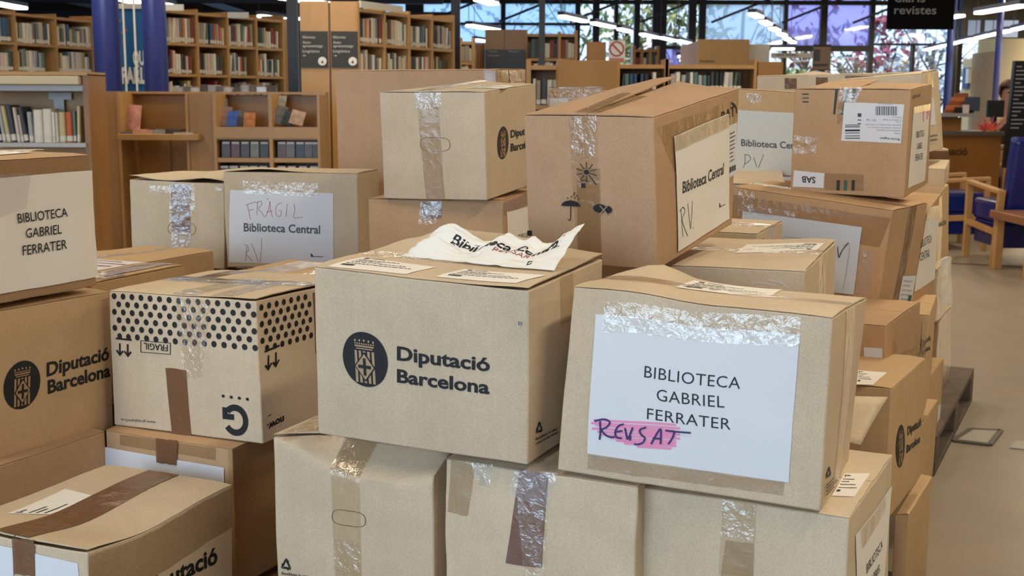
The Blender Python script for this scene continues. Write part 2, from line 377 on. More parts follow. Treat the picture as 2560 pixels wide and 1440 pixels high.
BOX={
'hero':[[-0.31,1.8599,1.0378],[0.0241,1.6961,1.0275],[-0.3106,1.867,0.7663],[0.0235,1.7054,0.7657],[-0.1861,2.1135,1.0432],[0.1487,1.9506,1.0389],[-0.1865,2.1217,0.7763],[0.1478,1.9586,0.7709]],
'bgf':[[0.0883,1.7101,1.0302],[0.4225,1.5584,1.0149],[0.0669,1.6977,0.7604],[0.4166,1.5456,0.7535],[0.199,1.9675,1.0108],[0.5438,1.8143,0.9989],[0.1849,1.956,0.7457],[0.5243,1.8046,0.7349]],
'rv':[[0.0188,2.1797,1.2695],[0.2387,2.0536,1.2682],[0.031,2.208,1.0031],[0.2543,2.082,1.0034],[0.2198,2.5303,1.319],[0.4471,2.4029,1.3198],[0.2321,2.5588,1.0523],[0.4473,2.4336,1.0477]],
'dipback':[[-0.329,2.9932,1.3123],[-0.0678,2.9006,1.3139],[-0.3217,3.0052,1.0502],[-0.0602,2.9127,1.0531],[-0.2002,3.356,1.3327],[0.061,3.2634,1.3373],[-0.1931,3.368,1.07],[0.0679,3.2754,1.0728]],
'dot':[[-0.8014,2.3521,0.9177],[-0.476,2.1967,0.9254],[-0.8014,2.3463,0.645],[-0.4688,2.1929,0.6524],[-0.6502,2.6773,0.9146],[-0.3212,2.5228,0.9218],[-0.6464,2.6728,0.6418],[-0.3175,2.5183,0.6489]],
'left':[[-0.9847,2.0464,0.9146],[-0.8115,2.386,0.9106],[-0.988,2.0446,0.6322],[-0.8154,2.3838,0.6277],[-1.2253,2.169,0.9166],[-1.0523,2.5085,0.9123],[-1.2286,2.1672,0.6342],[-1.0556,2.5066,0.63]],
'paperbox':[[-0.9844,2.0183,1.1858],[-0.8298,2.3655,1.1857],[-0.9847,2.0184,0.9276],[-0.8302,2.3655,0.9276],[-1.2584,2.1404,1.1862],[-1.1039,2.4875,1.1861],[-1.2588,2.1404,0.928],[-1.1042,2.4875,0.9278]],
'lowleft':[[-0.9042,1.8373,0.6203],[-0.6427,1.7351,0.6196],[-0.9079,1.8305,0.3549],[-0.6462,1.7283,0.3539],[-0.7677,2.1877,0.6096],[-0.5051,2.0854,0.6077],[-0.7709,2.1811,0.3441],[-0.5092,2.0789,0.3431]],
'undot':[[-0.8098,2.318,0.6421],[-0.525,2.1798,0.6451],[-0.8078,2.317,0.3694],[-0.523,2.1788,0.3719],[-0.6569,2.6329,0.6423],[-0.3722,2.4946,0.6449],[-0.6549,2.6319,0.3694],[-0.3702,2.4937,0.3719]],
'unleft':[[-0.9847,1.9814,0.638],[-0.8118,2.3209,0.638],[-0.9847,1.9814,0.365],[-0.8118,2.3209,0.365],[-1.2253,2.104,0.638],[-1.0524,2.4435,0.638],[-1.2253,2.104,0.365],[-1.0524,2.4435,0.365]],
'lowctr':[[-0.3939,1.9187,0.7485],[-0.1211,1.7881,0.7501],[-0.3927,1.9182,0.4755],[-0.1199,1.7875,0.477],[-0.2384,2.2434,0.7485],[0.0344,2.1127,0.75],[-0.2372,2.2428,0.4755],[0.0356,2.1122,0.477]],
'lowmid':[[-0.0997,1.7807,0.7525],[0.18,1.6485,0.7511],[-0.1031,1.7782,0.4338],[0.1769,1.646,0.4321],[0.0153,2.0248,0.7496],[0.2953,1.8926,0.7479],[0.0122,2.0224,0.4308],[0.2922,1.8901,0.4291]],
'lowrt':[[0.1844,1.6836,0.7406],[0.4539,1.5449,0.7449],[0.1873,1.681,0.4508],[0.4568,1.5422,0.4547],[0.3349,1.9758,0.7396],[0.6045,1.837,0.7435],[0.3378,1.9732,0.4496],[0.6073,1.8344,0.4535]],
'fragil':[[-0.8377,3.4823,1.0862],[-0.4436,3.4365,1.0849],[-0.8342,3.4795,0.8072],[-0.4418,3.4339,0.8129],[-0.8052,3.7511,1.0815],[-0.4115,3.7051,1.0806],[-0.8054,3.7478,0.8069],[-0.4121,3.7019,0.8073]],
'leftbox':[[-1.1253,3.5328,1.0585],[-0.8442,3.5161,1.0491],[-1.1291,3.535,0.8078],[-0.8507,3.5168,0.7952],[-1.1015,3.9133,1.0592],[-0.8229,3.8962,1.0544],[-1.106,3.9141,0.8009],[-0.8274,3.8971,0.796]],
'flatL':[[-0.9889,2.9039,0.8843],[-0.814,3.2423,0.8846],[-0.9872,2.903,0.6343],[-0.8122,3.2414,0.6343],[-1.2249,3.0259,0.8823],[-1.0497,3.3643,0.8818],[-1.2232,3.0251,0.6323],[-1.0482,3.3635,0.6323]],
'behdotL':[[-1.1296,2.5989,0.912],[-0.8829,2.4891,0.912],[-1.1296,2.5989,0.639],[-0.8829,2.4891,0.639],[-1.0076,2.873,0.912],[-0.7609,2.7632,0.912],[-1.0076,2.873,0.639],[-0.7609,2.7632,0.639]],
'behdotR':[[-0.6357,2.6198,0.912],[-0.3068,2.4733,0.912],[-0.6357,2.6198,0.652],[-0.3068,2.4733,0.652],[-0.5259,2.8664,0.912],[-0.197,2.72,0.912],[-0.5259,2.8664,0.652],[-0.197,2.72,0.652]],
'big':[[-0.5707,3.9151,1.3833],[-0.0532,3.7483,1.3848],[-0.5664,3.922,0.9335],[-0.0487,3.7553,0.9358],[-0.4773,4.2051,1.3888],[0.0407,4.0383,1.3924],[-0.4731,4.2121,0.9389],[0.0446,4.0453,0.9412]],
'undip':[[-0.3638,3.0264,1.0472],[-0.0231,2.9579,1.0504],[-0.3618,3.026,0.7745],[-0.0211,2.9575,0.7771],[-0.2887,3.3999,1.0475],[0.052,3.3314,1.0501],[-0.2867,3.3995,0.7745],[0.054,3.331,0.7771]],
'under_rv':[[0.1658,2.2411,0.9949],[0.517,2.1009,0.9989],[0.169,2.2417,0.7249],[0.5204,2.1015,0.7288],[0.3318,2.6571,0.9978],[0.6834,2.5168,1.0018],[0.3351,2.6577,0.7278],[0.6864,2.5174,0.7317]],
'small':[[0.2019,2.8207,1.0023],[0.5475,2.6638,1.0016],[0.2039,2.8253,0.7324],[0.55,2.6684,0.7323],[0.3078,3.0543,1.0071],[0.6545,2.8974,1.0079],[0.3098,3.0589,0.7371],[0.6559,2.902,0.737]],
'vbox':[[0.5961,3.2256,1.0659],[0.9443,2.9752,1.0271],[0.5746,3.2413,0.7867],[0.9199,2.9914,0.7451],[0.7598,3.4515,1.0672],[1.1087,3.2005,1.0261],[0.7376,3.4671,0.7864],[1.0829,3.2174,0.7456]],
'entre':[[0.7526,3.2425,1.3263],[1.0158,3.105,1.325],[0.753,3.2565,1.0534],[1.0171,3.1186,1.0464],[0.9209,3.5659,1.3447],[1.1818,3.4292,1.3427],[0.9248,3.5788,1.0671],[1.1896,3.4407,1.064]],
'bibcen':[[0.6469,4.0173,1.3392],[1.0146,3.9537,1.3158],[0.6383,4.0189,1.0534],[1.0083,3.9548,1.0442],[0.691,4.2838,1.3263],[1.061,4.2197,1.3172],[0.6845,4.285,1.0534],[1.0544,4.2208,1.0442]],
'openbox':[[0.4862,3.7553,1.04],[0.8408,3.6927,1.04],[0.4862,3.7553,0.79],[0.8408,3.6927,0.79],[0.5435,4.0802,1.04],[0.8981,4.0177,1.04],[0.5435,4.0802,0.79],[0.8981,4.0177,0.79]],
'long':[[1.0432,5.2112,1.3956],[1.548,4.8501,1.4039],[1.047,5.2102,1.0963],[1.5539,4.8485,1.1039],[1.1612,5.3766,1.3973],[1.6769,5.0118,1.4076],[1.165,5.3756,1.0973],[1.6719,5.0139,1.1049]],
'tall':[[1.1432,4.2357,1.3667],[1.3747,4.1083,1.3869],[1.1684,4.2308,1.0944],[1.409,4.1005,1.1219],[1.3053,4.5342,1.3764],[1.5387,4.4061,1.4049],[1.3305,4.5294,1.1042],[1.5691,4.3994,1.1251]],
'colA':[[1.2009,4.2262,1.0685],[1.479,4.1155,1.0644],[1.2016,4.2279,1.0016],[1.4806,4.1173,1.0042],[1.3351,4.5643,1.0783],[1.6146,4.4534,1.0805],[1.3358,4.5659,1.0115],[1.6146,4.4552,1.0116]],
'colTop':[[1.3352,4.5446,1.1173],[1.633,4.5187,1.1145],[1.3353,4.5446,1.0701],[1.6352,4.5182,1.0743],[1.357,4.7937,1.1172],[1.6558,4.7675,1.1179],[1.3571,4.7936,1.07],[1.6559,4.7675,1.0707]],
'bcentral':[[0.8386,3.3767,1.0022],[1.1142,3.2379,0.9839],[0.842,3.3884,0.7018],[1.0986,3.2575,0.6995],[1.0041,3.7057,1.0168],[1.2716,3.5714,1.0172],[1.0075,3.7174,0.7165],[1.2766,3.5822,0.7137]],
'ferr':[[1.1142,4.0278,0.992],[1.3821,3.8944,0.9786],[1.1199,4.0257,0.7623],[1.389,3.8944,0.7755],[1.2496,4.3037,0.9929],[1.5167,4.1728,1.0072],[1.2552,4.3016,0.7631],[1.527,4.1677,0.7642]],
'dipL':[[0.627,2.8341,0.7908],[0.8556,2.6944,0.7891],[0.6308,2.8414,0.5259],[0.8615,2.7012,0.5254],[0.7791,3.0845,0.7998],[1.0167,2.9426,0.8031],[0.7829,3.0917,0.535],[1.0136,2.9516,0.5344]],
'dipR':[[0.8391,3.1824,0.7473],[1.0894,3.0813,0.7442],[0.8353,3.1818,0.4637],[1.0856,3.0806,0.4606],[0.9739,3.5162,0.7448],[1.2249,3.4151,0.7435],[0.9701,3.5156,0.4612],[1.2205,3.4144,0.4581]],
'lowdip':[[0.5387,2.5181,0.7122],[0.7749,2.3876,0.7169],[0.5402,2.5118,0.4302],[0.7765,2.3811,0.4344],[0.7211,2.8476,0.7059],[0.957,2.717,0.7099],[0.7226,2.8413,0.4238],[0.9593,2.7104,0.4277]],
'flapbox':[[0.445,1.9945,0.62],[0.6363,1.936,0.62],[0.445,1.9945,0.35],[0.6363,1.936,0.35],[0.5181,2.2336,0.62],[0.7094,2.1751,0.62],[0.5181,2.2336,0.35],[0.7094,2.1751,0.35]],
'lowflap':[[0.8537,2.5557,0.3878],[0.8799,2.5442,0.3934],[0.8522,2.5492,0.1402],[0.8781,2.5359,0.1404],[1.0116,2.864,0.38],[1.0377,2.8503,0.3792],[1.0099,2.8567,0.1302],[1.0358,2.8435,0.1304]],
'edgeA':[[1.3713,4.6753,0.4496],[1.6385,4.5391,0.4544],[1.3758,4.6732,0.1429],[1.6431,4.537,0.1478],[1.5529,5.0317,0.4498],[1.8186,4.8962,0.4554],[1.5574,5.0296,0.1431],[1.8262,4.8927,0.1474]],
'edgeB':[[1.1326,4.0794,0.3636],[1.3999,3.9432,0.3648],[1.1335,4.0791,0.1133],[1.4008,3.9429,0.1144],[1.3142,4.4358,0.3638],[1.5811,4.2998,0.365],[1.3151,4.4355,0.1134],[1.5827,4.2991,0.1145]],
'edgeC':[[0.8422,3.3349,0.3888],[1.1095,3.1987,0.3866],[0.8405,3.3355,0.1481],[1.1078,3.1993,0.1459],[1.0465,3.7359,0.3883],[1.3143,3.5995,0.3862],[1.0448,3.7365,0.1476],[1.3115,3.6004,0.1453]],
'edgeD':[[1.2541,4.3887,0.6941],[1.5214,4.2525,0.6999],[1.2578,4.3877,0.5022],[1.525,4.2515,0.5079],[1.4357,4.7451,0.6958],[1.7002,4.6096,0.6997],[1.4393,4.7441,0.5038],[1.7093,4.6072,0.5115]],
'wrapped':[[0.1266,4.3281,1.3301],[0.3167,4.301,1.3334],[0.1282,4.3278,1.0811],[0.3187,4.3008,1.0825],[0.1615,4.5756,1.331],[0.352,4.5486,1.3325],[0.1633,4.5753,1.0811],[0.3538,4.5483,1.0825]],
}
# ------------------------------------------------------------------ the pile of cartons
BX={}
def sag(s,a,b,c): return V((0,0,0))
def bump(x,c,w): return math.exp(-((x-c)/w)**2)
def dip_text(b,f,D,B,two=True):
    b.text(f,'Diputació',*D,bold=.028); 
    if two: b.text(f,'Barcelona',*B,bold=.028)
# --- centre box with the crest
b=BX['hero']=Box('hero','centre cardboard box with a large round black crest, loose crumpled paper on its top','b',seam='u',
  lift=lambda x,y:.030*max(0,(y-.55)/.45)**1.5*bump(x,.45,.4)+.012*bump(x,.22,.12)*max(0,(y-.5)*2)*1+.004*bump(x,1,.2))
e=emblem(b,'F',(912.5,898),(970,906),(910,830),plain('crest_back',(176,150,120),.8))
dip_text(b,'F',((993,899),(1225,928),(993,864)),((993,954.5),(1224,984.5),(993,921)))
recycle(b,'R',(1346.7,1070),(1356,1066),(1346,1053))
b.text('R','Reutilitzeu la caixa',(1338,1101),(1391,1074),(1338,1094),bold=.02); b.text('R','si està en bon estat, retorneu-la',(1338,1112),(1395,1082),(1338,1105),bold=.02)
def address_label(b,f,q,flip=False,seed=1):
    p=b.paper(f,q,PAPERW,amp=.0003,off=.0007,name='address_label',n=(6,4))
    Q=[b.st(f,*z) for z in q]
    if flip: Q=[Q[2],Q[3],Q[0],Q[1]]
    def m(x,y): return Q[3].lerp(Q[2],x).lerp(Q[0].lerp(Q[1],x),y)
    o=m(0,0);X=m(1,0);Y=m(0,1)
    r=random.Random(seed); t=[rect(.08,.14,.83,.93),rect(.17,.34,.87,.905)]
    for i,yy in enumerate((.72,.62,.5,.36)):
        x=.08; end=(.6,.42,.78,.9)[i]
        while x<end: w=.02+.05*r.random(); t.append(rect(x,min(end,x+w),yy-.018,yy+.018)); x+=w+.014
    t.append(rect(.08,.24,.18,.27))
    b.shape(f,t,o.xy,X.xy,Y.xy,INK,.0016,p,'printed_text',st=True)
    return p
address_label(b,'T',[(907,644),(1091,669),(1015,687),(818,667)],seed=1)
address_label(b,'T',[(1162,673),(1367,689),(1291,709),(1089,693)],seed=2)
b.tape('T',[(0.0,.585),(.62,.585),(.62,.415),(.0,.415)],'shiny',st=True,n=(14,4),amp=.001)
b.tape('R',[(.38,1),(.56,1),(.56,.72),(.38,.72)],'clear',st=True)
b.shape('F',[rect(0,.25,0,1),rect(.5,.75,0,1)],(1296,813),(1308,814),(1296,803),INKL)
# --- crumpled sheet lying on it
def crumpled():
    h=BX['hero']; Q=h.quadst('T',[(1100,627),(1462,652),(1385,681),(1006,643)])
    v=[];f=[];N,M=40,28
    def P_(i,j,lift=0):
        x=i/N;y=j/M; p=Q[0].lerp(Q[1],x).lerp(Q[3].lerp(Q[2],x),y)
        z=.034*bump(x,.12,.17)*(1-y)**.7+.025*bump(x,.50,.09)*(1-y)**.8+.020*bump(x,.66,.06)*(1-y)+.046*bump(x,1.0,.16)*(1-y)**.9+.014*(1-y)
        z+=.009*noise.noise(V((x*5,y*4,3.3)))*(1-y*.6)+.004*noise.noise(V((x*15,y*11,1)))
        return h.S('T',p.x,p.y,.003+max(0,z)+lift)
    for j in range(M+1):
        for i in range(N+1): v.append(P_(i,j))
    for j in range(M):
        for i in range(N):
            a=j*(N+1)+i; f.append((a,a+N+1,a+N+2,a+1))
    o=mk('crumpled_paper',v,f,PAPERW,None,smooth=True)
    sol=o.modifiers.new('thickness','SOLIDIFY'); sol.thickness=.0003
    tag(o,'loose crumpled white sheet lying on top of the centre box','paper')
    def txt(s,x0,x1,y0,y1,mat,bold,name):
        vs,fs=text_geo(s,bold); vv=[P_((x0+(x1-x0)*x)*N,(y0+(y1-y0)*y)*M,.0006) for x,y in vs]; return mk(name,vv,fs,mat,o)
    txt('Biblioteca Central',.2,.93,.46,.26,INK,.02,'printed_text'); txt('REVISAR',.52,.76,.62,.5,INKR,0,'handwriting')
    vs=[rect(.0,.02,0,.05)]
    mk('printed_mark',[P_(x*N,y*M,.0006) for x,y in ((.8,.86),(.83,.86),(.83,.8),(.8,.8))],[(0,1,2,3)],INK,o)
crumpled()
# --- front right box with the big sheet
def bgf_disp(s,a,b,c): return V((0,0,1))*(.004*bump(a,.25,.2)*c-.003*bump(a,.5,.2)*c)
b=BX['bgf']=Box('bgf','front right cardboard box with a big white sheet underscored in pink highlighter','b',seam='u',disp=bgf_disp,
  lift=lambda x,y:.020*bump(x,.12,.12)*max(0,(y-.45)/.55)+.003*bump(x,.5,.3)*0)
p=b.paper('F',[(1490,785),(1999,836),(1972,1206),(1469,1133)],amp=.0005,n=(16,12))
b.text('F','BIBLIOTECA',(1611,942.7),(1850.6,972),(1613,912),parent=p,bold=-.002,space=1.05)
b.text('F','GABRIEL',(1642.5,1001),(1811.7,1019),(1642.5,970),parent=p,bold=-.002,space=1.05)
b.text('F','FERRATER',(1618,1047),(1827,1074),(1619,1018),parent=p,bold=-.002,space=1.05)
o_=(1380,600)
def cr(l,s=2.057,o=o_): return [[(o[0]+x/s,o[1]+y/s) for x,y in q] for q in l]
r=random.Random(3)
pk=[[(205+r.random()*30,930+8*k),(420,942+9*k),(600+r.random()*80,958+9.5*k+r.random()*4)] for k in range(12)]
pk=[q for q in pk]
b.strokes('F',cr([[(215,925),(400,935),(640,950)],[(203,940),(400,952),(660,968)],[(225,950),(420,965),(630,980)],[(207,968),(400,978),(640,992)],[(235,985),(430,995),(600,1005)],[(245,1000),(430,1010),(660,1020)],[(300,1015),(430,1025),(640,1035)],[(330,1030),(480,1040),(640,1045)],[(370,1045),(500,1052),(640,1058)],[(440,1062),(560,1068),(615,1072)],[(440,985),(560,992),(660,1000)],[(480,1000),(560,1006),(640,1012)]]),.0032,PINK,.0040,parent=p,name='highlighter_strokes')
b.strokes('F',cr([[(250,930),(252,980),(248,1025)],[(222,930),(270,920),(300,935),(285,960),(258,975),(285,1005),(312,1012),(326,1010)],
 [(372,945),(345,955),(328,985),(335,1012),(362,1018)],[(332,985),(365,980)],[(378,965),(385,1000),(392,1022),(408,990),(418,962)],[(404,1030),(406,1004)],[(406,990),(409,984)],
 [(487,962),(455,975),(462,1000),(480,1015),(470,1040),(440,1050),(425,1045)],[(512,1048),(535,1005),(560,970),(562,1010),(560,1048)],[(520,1018),(560,1020)],
 [(585,978),(650,985),(716,990)],[(632,985),(622,1015),(600,1048)]]),.0026,INKB,.0058,parent=p)
b.tape('F',[(1513,754),(2002,793),(2000,868),(1507,828)],'shiny',off=.0022,n=(24,5),amp=.0012)
b.tape('F',[(1470,1136),(1962,1207),(1958,1238),(1468,1172)],'tan',off=.0003,n=(16,4))
b.tape('R',[(.36,1),(.62,1),(.55,0),(.36,0)],'tan',st=True,n=(4,14),amp=.001)
b.tape('T',[(0,.57),(1,.57),(1,.43),(0,.43)],'tan',st=True,n=(14,4))
recycle(b,'R',(2070,1181),(2077,1176),(2070,1165)); lines_mark(b,'R',[(2061,1208),(2090,1180),(2090,1208),(2061,1240)],4,INK,h=.3)
address_label(b,'T',[(1735,702),(1958,725),(1927,742),(1688,719)],seed=3)
# --- box with weather marks and the leaning sheet
b=BX['rv']=Box('rv','tall tan cardboard box with sun, umbrella and cloud marks, raised top flaps','d',seam='v',
  lift=lambda x,y:.016*max(0,1-abs(x-.5)/.34)*max(0,y)*(1 if x<.5 else .35)+.010*max(0,y)*bump(x,.3,.3))
b.tape('F',[(.36,1),(.585,1),(.585,.05),(.40,.05)],'clear',st=True,n=(5,16),amp=.0008)
b.tape('F',[(.37,1),(.58,1),(.56,.72),(.38,.74)],'shiny',st=True,n=(6,8),off=.0012,amp=.0015)
b.tape('F',[(.42,.66),(.60,.66),(.585,.0),(.40,.0)],'tan',st=True,n=(5,10))
b.tape('T',[(.40,.5),(.6,.5),(.6,0),(.40,0)],'clear',st=True,n=(4,8),off=.002)
sun=[disc(.24,0,0,16)]
for k in range(10):
    a=math.radians(36*k+18); c_,s_=math.cos(a),math.sin(a); L_=1.0 if k!=8 else 1.55
    sun.append([(c_*.38-s_*.03,s_*.38+c_*.03),(c_*.38+s_*.03,s_*.38-c_*.03),(c_*L_+s_*.035,s_*L_-c_*.035),(c_*L_-s_*.035,s_*L_+c_*.035)])
sun+=[[(-.8,-1.05),(-.25,-.85),(-.2,-.8),(-.22,-.74),(-.3,-.78)],[(-.25,-.78),(-.2,-.85),(.3,-1.02),(.3,-.97)],rect(-.5,-.12,-1.62,-1.15)]
b.shape('F',sun,(1467,430),(1494,431),(1467,405),INK,.0022,name='sun_mark')
um=[[(-1,.0)]+[(math.cos(math.radians(180-k*12)),.62*math.sin(math.radians(180-k*12))) for k in range(1,15)]+[(1,0),(.83,.08),(.66,.0),(.5,.08),(.33,.0),(.17,.08),(0,0),(-.17,.08),(-.33,0),(-.5,.08),(-.66,0),(-.83,.08)],rect(-.04,.04,-1.2,.0),rect(-.03,.03,.6,.75),[(-.04,-1.15),(.04,-1.2),(-.02,-1.4),(-.2,-1.42),(-.3,-1.25),(-.22,-1.25),(-.16,-1.33),(-.06,-1.3)]]
for x,y in ((-.35,.8),(.05,.95),(.42,.85),(.8,.75),(.3,1.15),(.65,1.05),(.38,1.32)): um.append([(x-.06,y),(x,y-.06),(x+.06,y),(x+.05,y+.18)])
b.shape('F',um,(1428,516),(1452,517),(1428,491),INK,.0022,name='umbrella_mark')
b.shape('F',[disc(.75,-.35,.1,18,.5),disc(.5,.55,0,14,.42)],(1508,523),(1530,524),(1508,501),INK,.0022,name='cloud_mark')
b.strokes('F',[[(1501,513),(1521,536)],[(1521,513),(1500,536)]],.002,plain('mark_gap',(170,140,115)),.0028,name='cloud_mark')
b.shape('F',[rect(0,1,0,1)],(1319,589),(1330,589),(1319,576),INK,.0012)
b.tape('R',[(.03,.93),(1,.93),(1,.62),(.2,.60)],'tan',st=True,n=(8,5),off=.0004)
b.text('R','RAT',(1803,306),(1836,288),(1803,279),bold=.01); b.strokes('R',[[(1834,262),(1840,272),(1841,284)],[(1828,257),(1836,263),(1840,272)]],.004,INK,.001,name='printed_mark')
p=b.paper('R',[(1682,341),(1819,284),(1821,546),(1691.7,628.7)],PAPERW,amp=.002,off=.0016)
b.text('R','Biblioteca Central',(1703,483),(1805,434),(1703,453),mat=plain('dark_grey_print',(52,52,54)),parent=p,bold=.02,off=.0042)
b.strokes('R',[[(1699,524),(1701,560),(1703,592)],[(1696,528),(1704,518),(1709,528),(1702,548),(1708,572),(1715,590)],[(1716,508),(1719,545),(1722,572)],[(1727,502),(1725,540),(1722,572)],[(1727,569),(1729,569)]],.0016,INK,.0046,parent=p)
b.shape('R',[[(0,0),(1,0),(1,.4),(.6,.4),(.6,.8),(0,1)],rect(1,4.2,.0,.18)],(1794,519),(1798,517),(1794,507),INKG,.0042,parent=p)
b.tape('R',[(1682,341),(1819,284),(1819,318),(1682,378)],'tan',off=.0046)
p=b.paper('R',[(1821,314),(1841,306),(1839,434),(1823,444)],amp=.0003,off=.0007,name='shipping_label',n=(4,8))
lines_mark(b,'R',[(1823,330),(1839,323),(1838,400),(1824,408)],8,INKG,.0022,p,seed=5,h=.2)
b.shape('R',[rect(k*.13,k*.13+.07+.03*(k%3==0),0,1) for k in range(8)],(1823,432),(1838,425),(1823,418),INK,.0022,p,'barcode')
# --- upper back box with crest
b=BX['dipback']=Box('dipback','upright beige box with tape over an oval hand hole, crest on its side','b',seam='v',lift=lambda x,y:.010*max(0,1-abs(x-.42)/.3)*y)
b.tape('F',[(.36,1),(.57,1),(.60,0),(.42,0)],'tan',st=True,n=(5,16))
b.tape('F',[(.35,1),(.60,1),(.60,.85),(.36,.85)],'shiny',st=True,n=(6,4),off=.0012,amp=.0012)
def oval(b,f,q,w=.0016):
    O,X,Y=q; pts=[]
    o=b.st(f,*O);X=b.st(f,*X);Y=b.st(f,*Y)
    ring=[]
    for k in range(33):
        a=2*math.pi*k/32; x=math.copysign(abs(math.cos(a))**.55,math.cos(a)); y=math.copysign(abs(math.sin(a))**.75,math.sin(a)); p=o+(X-o)*x+(Y-o)*y
        ring.append(b.S(f,p.x,p.y,.0006))
    v=[];fc=[];c=sum(ring[:-1],V((0,0,0)))/32
    for k,p in enumerate(ring): v+=[p,p+(c-p).normalized()*w]
    for k in range(32): fc.append((2*k,2*k+2,2*k+3,2*k+1))
    mk('hand_hole_cut',v,fc,plain('cut_edge',(128,100,70),.9),b.root)
oval(b,'F',((1088,361),(1126,362),(1088,343)))
emblem(b,'R',(1256.5,357),(1270.5,353),(1256.5,316),plain('crest_back_side',(190,150,105),.8))
dip_text(b,'R',((1276,344),(1333,330),(1276,325)),((1276,378),(1333,364),(1276,358.5)))
address_label(b,'T',[(1200,213.5),(1285,215),(1262,222),(1160,222)],seed=4)
b.tape('T',[(.3,1),(.5,1),(.5,.0),(.36,.0)],'tan',st=True)
# --- dotted box
def dot_lift(x,y): return .004*bump(x,1,.3)
b=BX['dot']=Box('dot','cardboard box with rows of black dots along its top edge, standing upside down','b',seam='u',lift=dot_lift)
def dots(f,W,Hh,x1,row0=.0095,cols=.0235,rows=6,rs=.0158,r=.0060):
    t=[]
    for k in range(rows):
        y=Hh-row0-k*rs; x=(.014 if k%2==0 else .0024)+ (0)
        while x<W*x1-.004:
            if x>.003: t.append(disc(r,x,y,18))
            x+=cols
    b.shape(f,[[(x/W,y/Hh) for x,y in p] for p in t],(0,0),(1,0),(0,1),INK,.0010,name='dot_pattern',st=True)
dots('F',b.W,b.Hh,1.0); dots('R',b.D,b.Hh,.50,row0=.0135)
arr=[rect(-1,1,.85,1.05)]
for x in (-.5,.5): arr+=[rect(x-.1,x+.1,-.8,.45),[(x,-1.05),(x+.5,-.45),(x+.34,-.33),(x,-.72),(x-.34,-.33),(x-.5,-.45)]]
b.shape('F',arr,(310,869),(330,871),(310,847),INK,.0012,name='this_way_up_mark'); b.shape('R',arr,(679.7,896),(698,888),(679.7,870),INK,.0012,name='this_way_up_mark')
b.shape('F',[rect(0,1,0,.05),rect(0,1,.95,1),rect(0,.02,0,1),rect(.98,1,0,1)],(352,880.5),(427,886.5),(352,850.6),INK,.0012,name='fragile_frame')
b.text('F','FRAGIL',(420,862),(360,857),(420,879),bold=.005); b.text('F','www.grupgepork.es',(390,1053),(303,1046),(390,1060),bold=0,mat=INKG)
Gp=[]
for k in range(0,30):
    a0=math.radians(-40+k*9.7); a1=math.radians(-40+(k+1)*9.7)
    Gp.append([(math.cos(a0),math.sin(a0)),(math.cos(a1),math.sin(a1)),(.62*math.cos(a1),.62*math.sin(a1)),(.62*math.cos(a0),.62*math.sin(a0))])
# upside-down G: ring open on the left, bar at the upper left
Gp=[[(-x,y) for x,y in q][::-1] for q in Gp]
ring=[]
for k in range(28):
    a0=math.radians(-145+k*10.2);a1=math.radians(-145+(k+1)*10.2); ring.append([(math.cos(a0),math.sin(a0)),(math.cos(a1),math.sin(a1)),(.6*math.cos(a1),.6*math.sin(a1)),(.6*math.cos(a0),.6*math.sin(a0))])
ring.append(rect(-1,-.1,.0,.36)); ring.append(rect(-1,-.62,.0,.75))
b.shape('F',ring,(589,1050),(621,1054),(588,1011),INK,.0012,name='letter_mark')
b.shape('F',[disc(.12,-.95+k*.63,0,14,.12) for k in range(4)],(589,994),(621,998),(588,962),INK,.0012,name='dot_pattern')
b.text('R','now.',(709,1039),(667,1061),(709,1058),bold=.03); b.shape('R',[rect(0,1,0,1)],(669,1041),(677,1037),(669,1039),INK)
b.tape('F',[(414,920),(466,924),(479,1088),(430.5,1085)],'brown',n=(4,8)); b.tape('F',[(440,745),(530,752),(505,945),(462,945)],'shiny',n=(6,12),amp=.003,off=.0012)
b.tape('R',[(.50,.97),(.545,.97),(.545,.52),(.50,.52)],'red',st=True)
b.tape('T',[(0,.60),(1,.60),(1,.44),(0,.44)],'brown',st=True,n=(12,4)); b.tape('T',[(.02,.52),(1,.52),(1,.38),(.02,.38)],'shiny',st=True,n=(20,3),off=.0016,amp=.0015)
b.tape('T',[(.44,.62),(.62,.62),(.62,.0),(.44,.0)],'shiny',st=True,n=(6,10),amp=.0014); b.tape('T',[(.70,.5),(.86,.5),(.86,.0),(.70,.0)],'shiny',st=True,n=(6,10),amp=.0014)
b.tape('T',[(.12,1),(.24,1),(.24,.55),(.12,.55)],'brown',st=True)
# --- left box with crest
b=BX['left']=Box('left','cardboard box at the left edge with round black crest, carrying the sheeted box','a',seam='u')
emblem(b,'F',(55,962),(100,952),(55,902),plain('crest_back_left',(170,136,100),.8))
dip_text(b,'F',((116,941),(272,898),(116,906)),((119,984),(275,940),(118,950)))
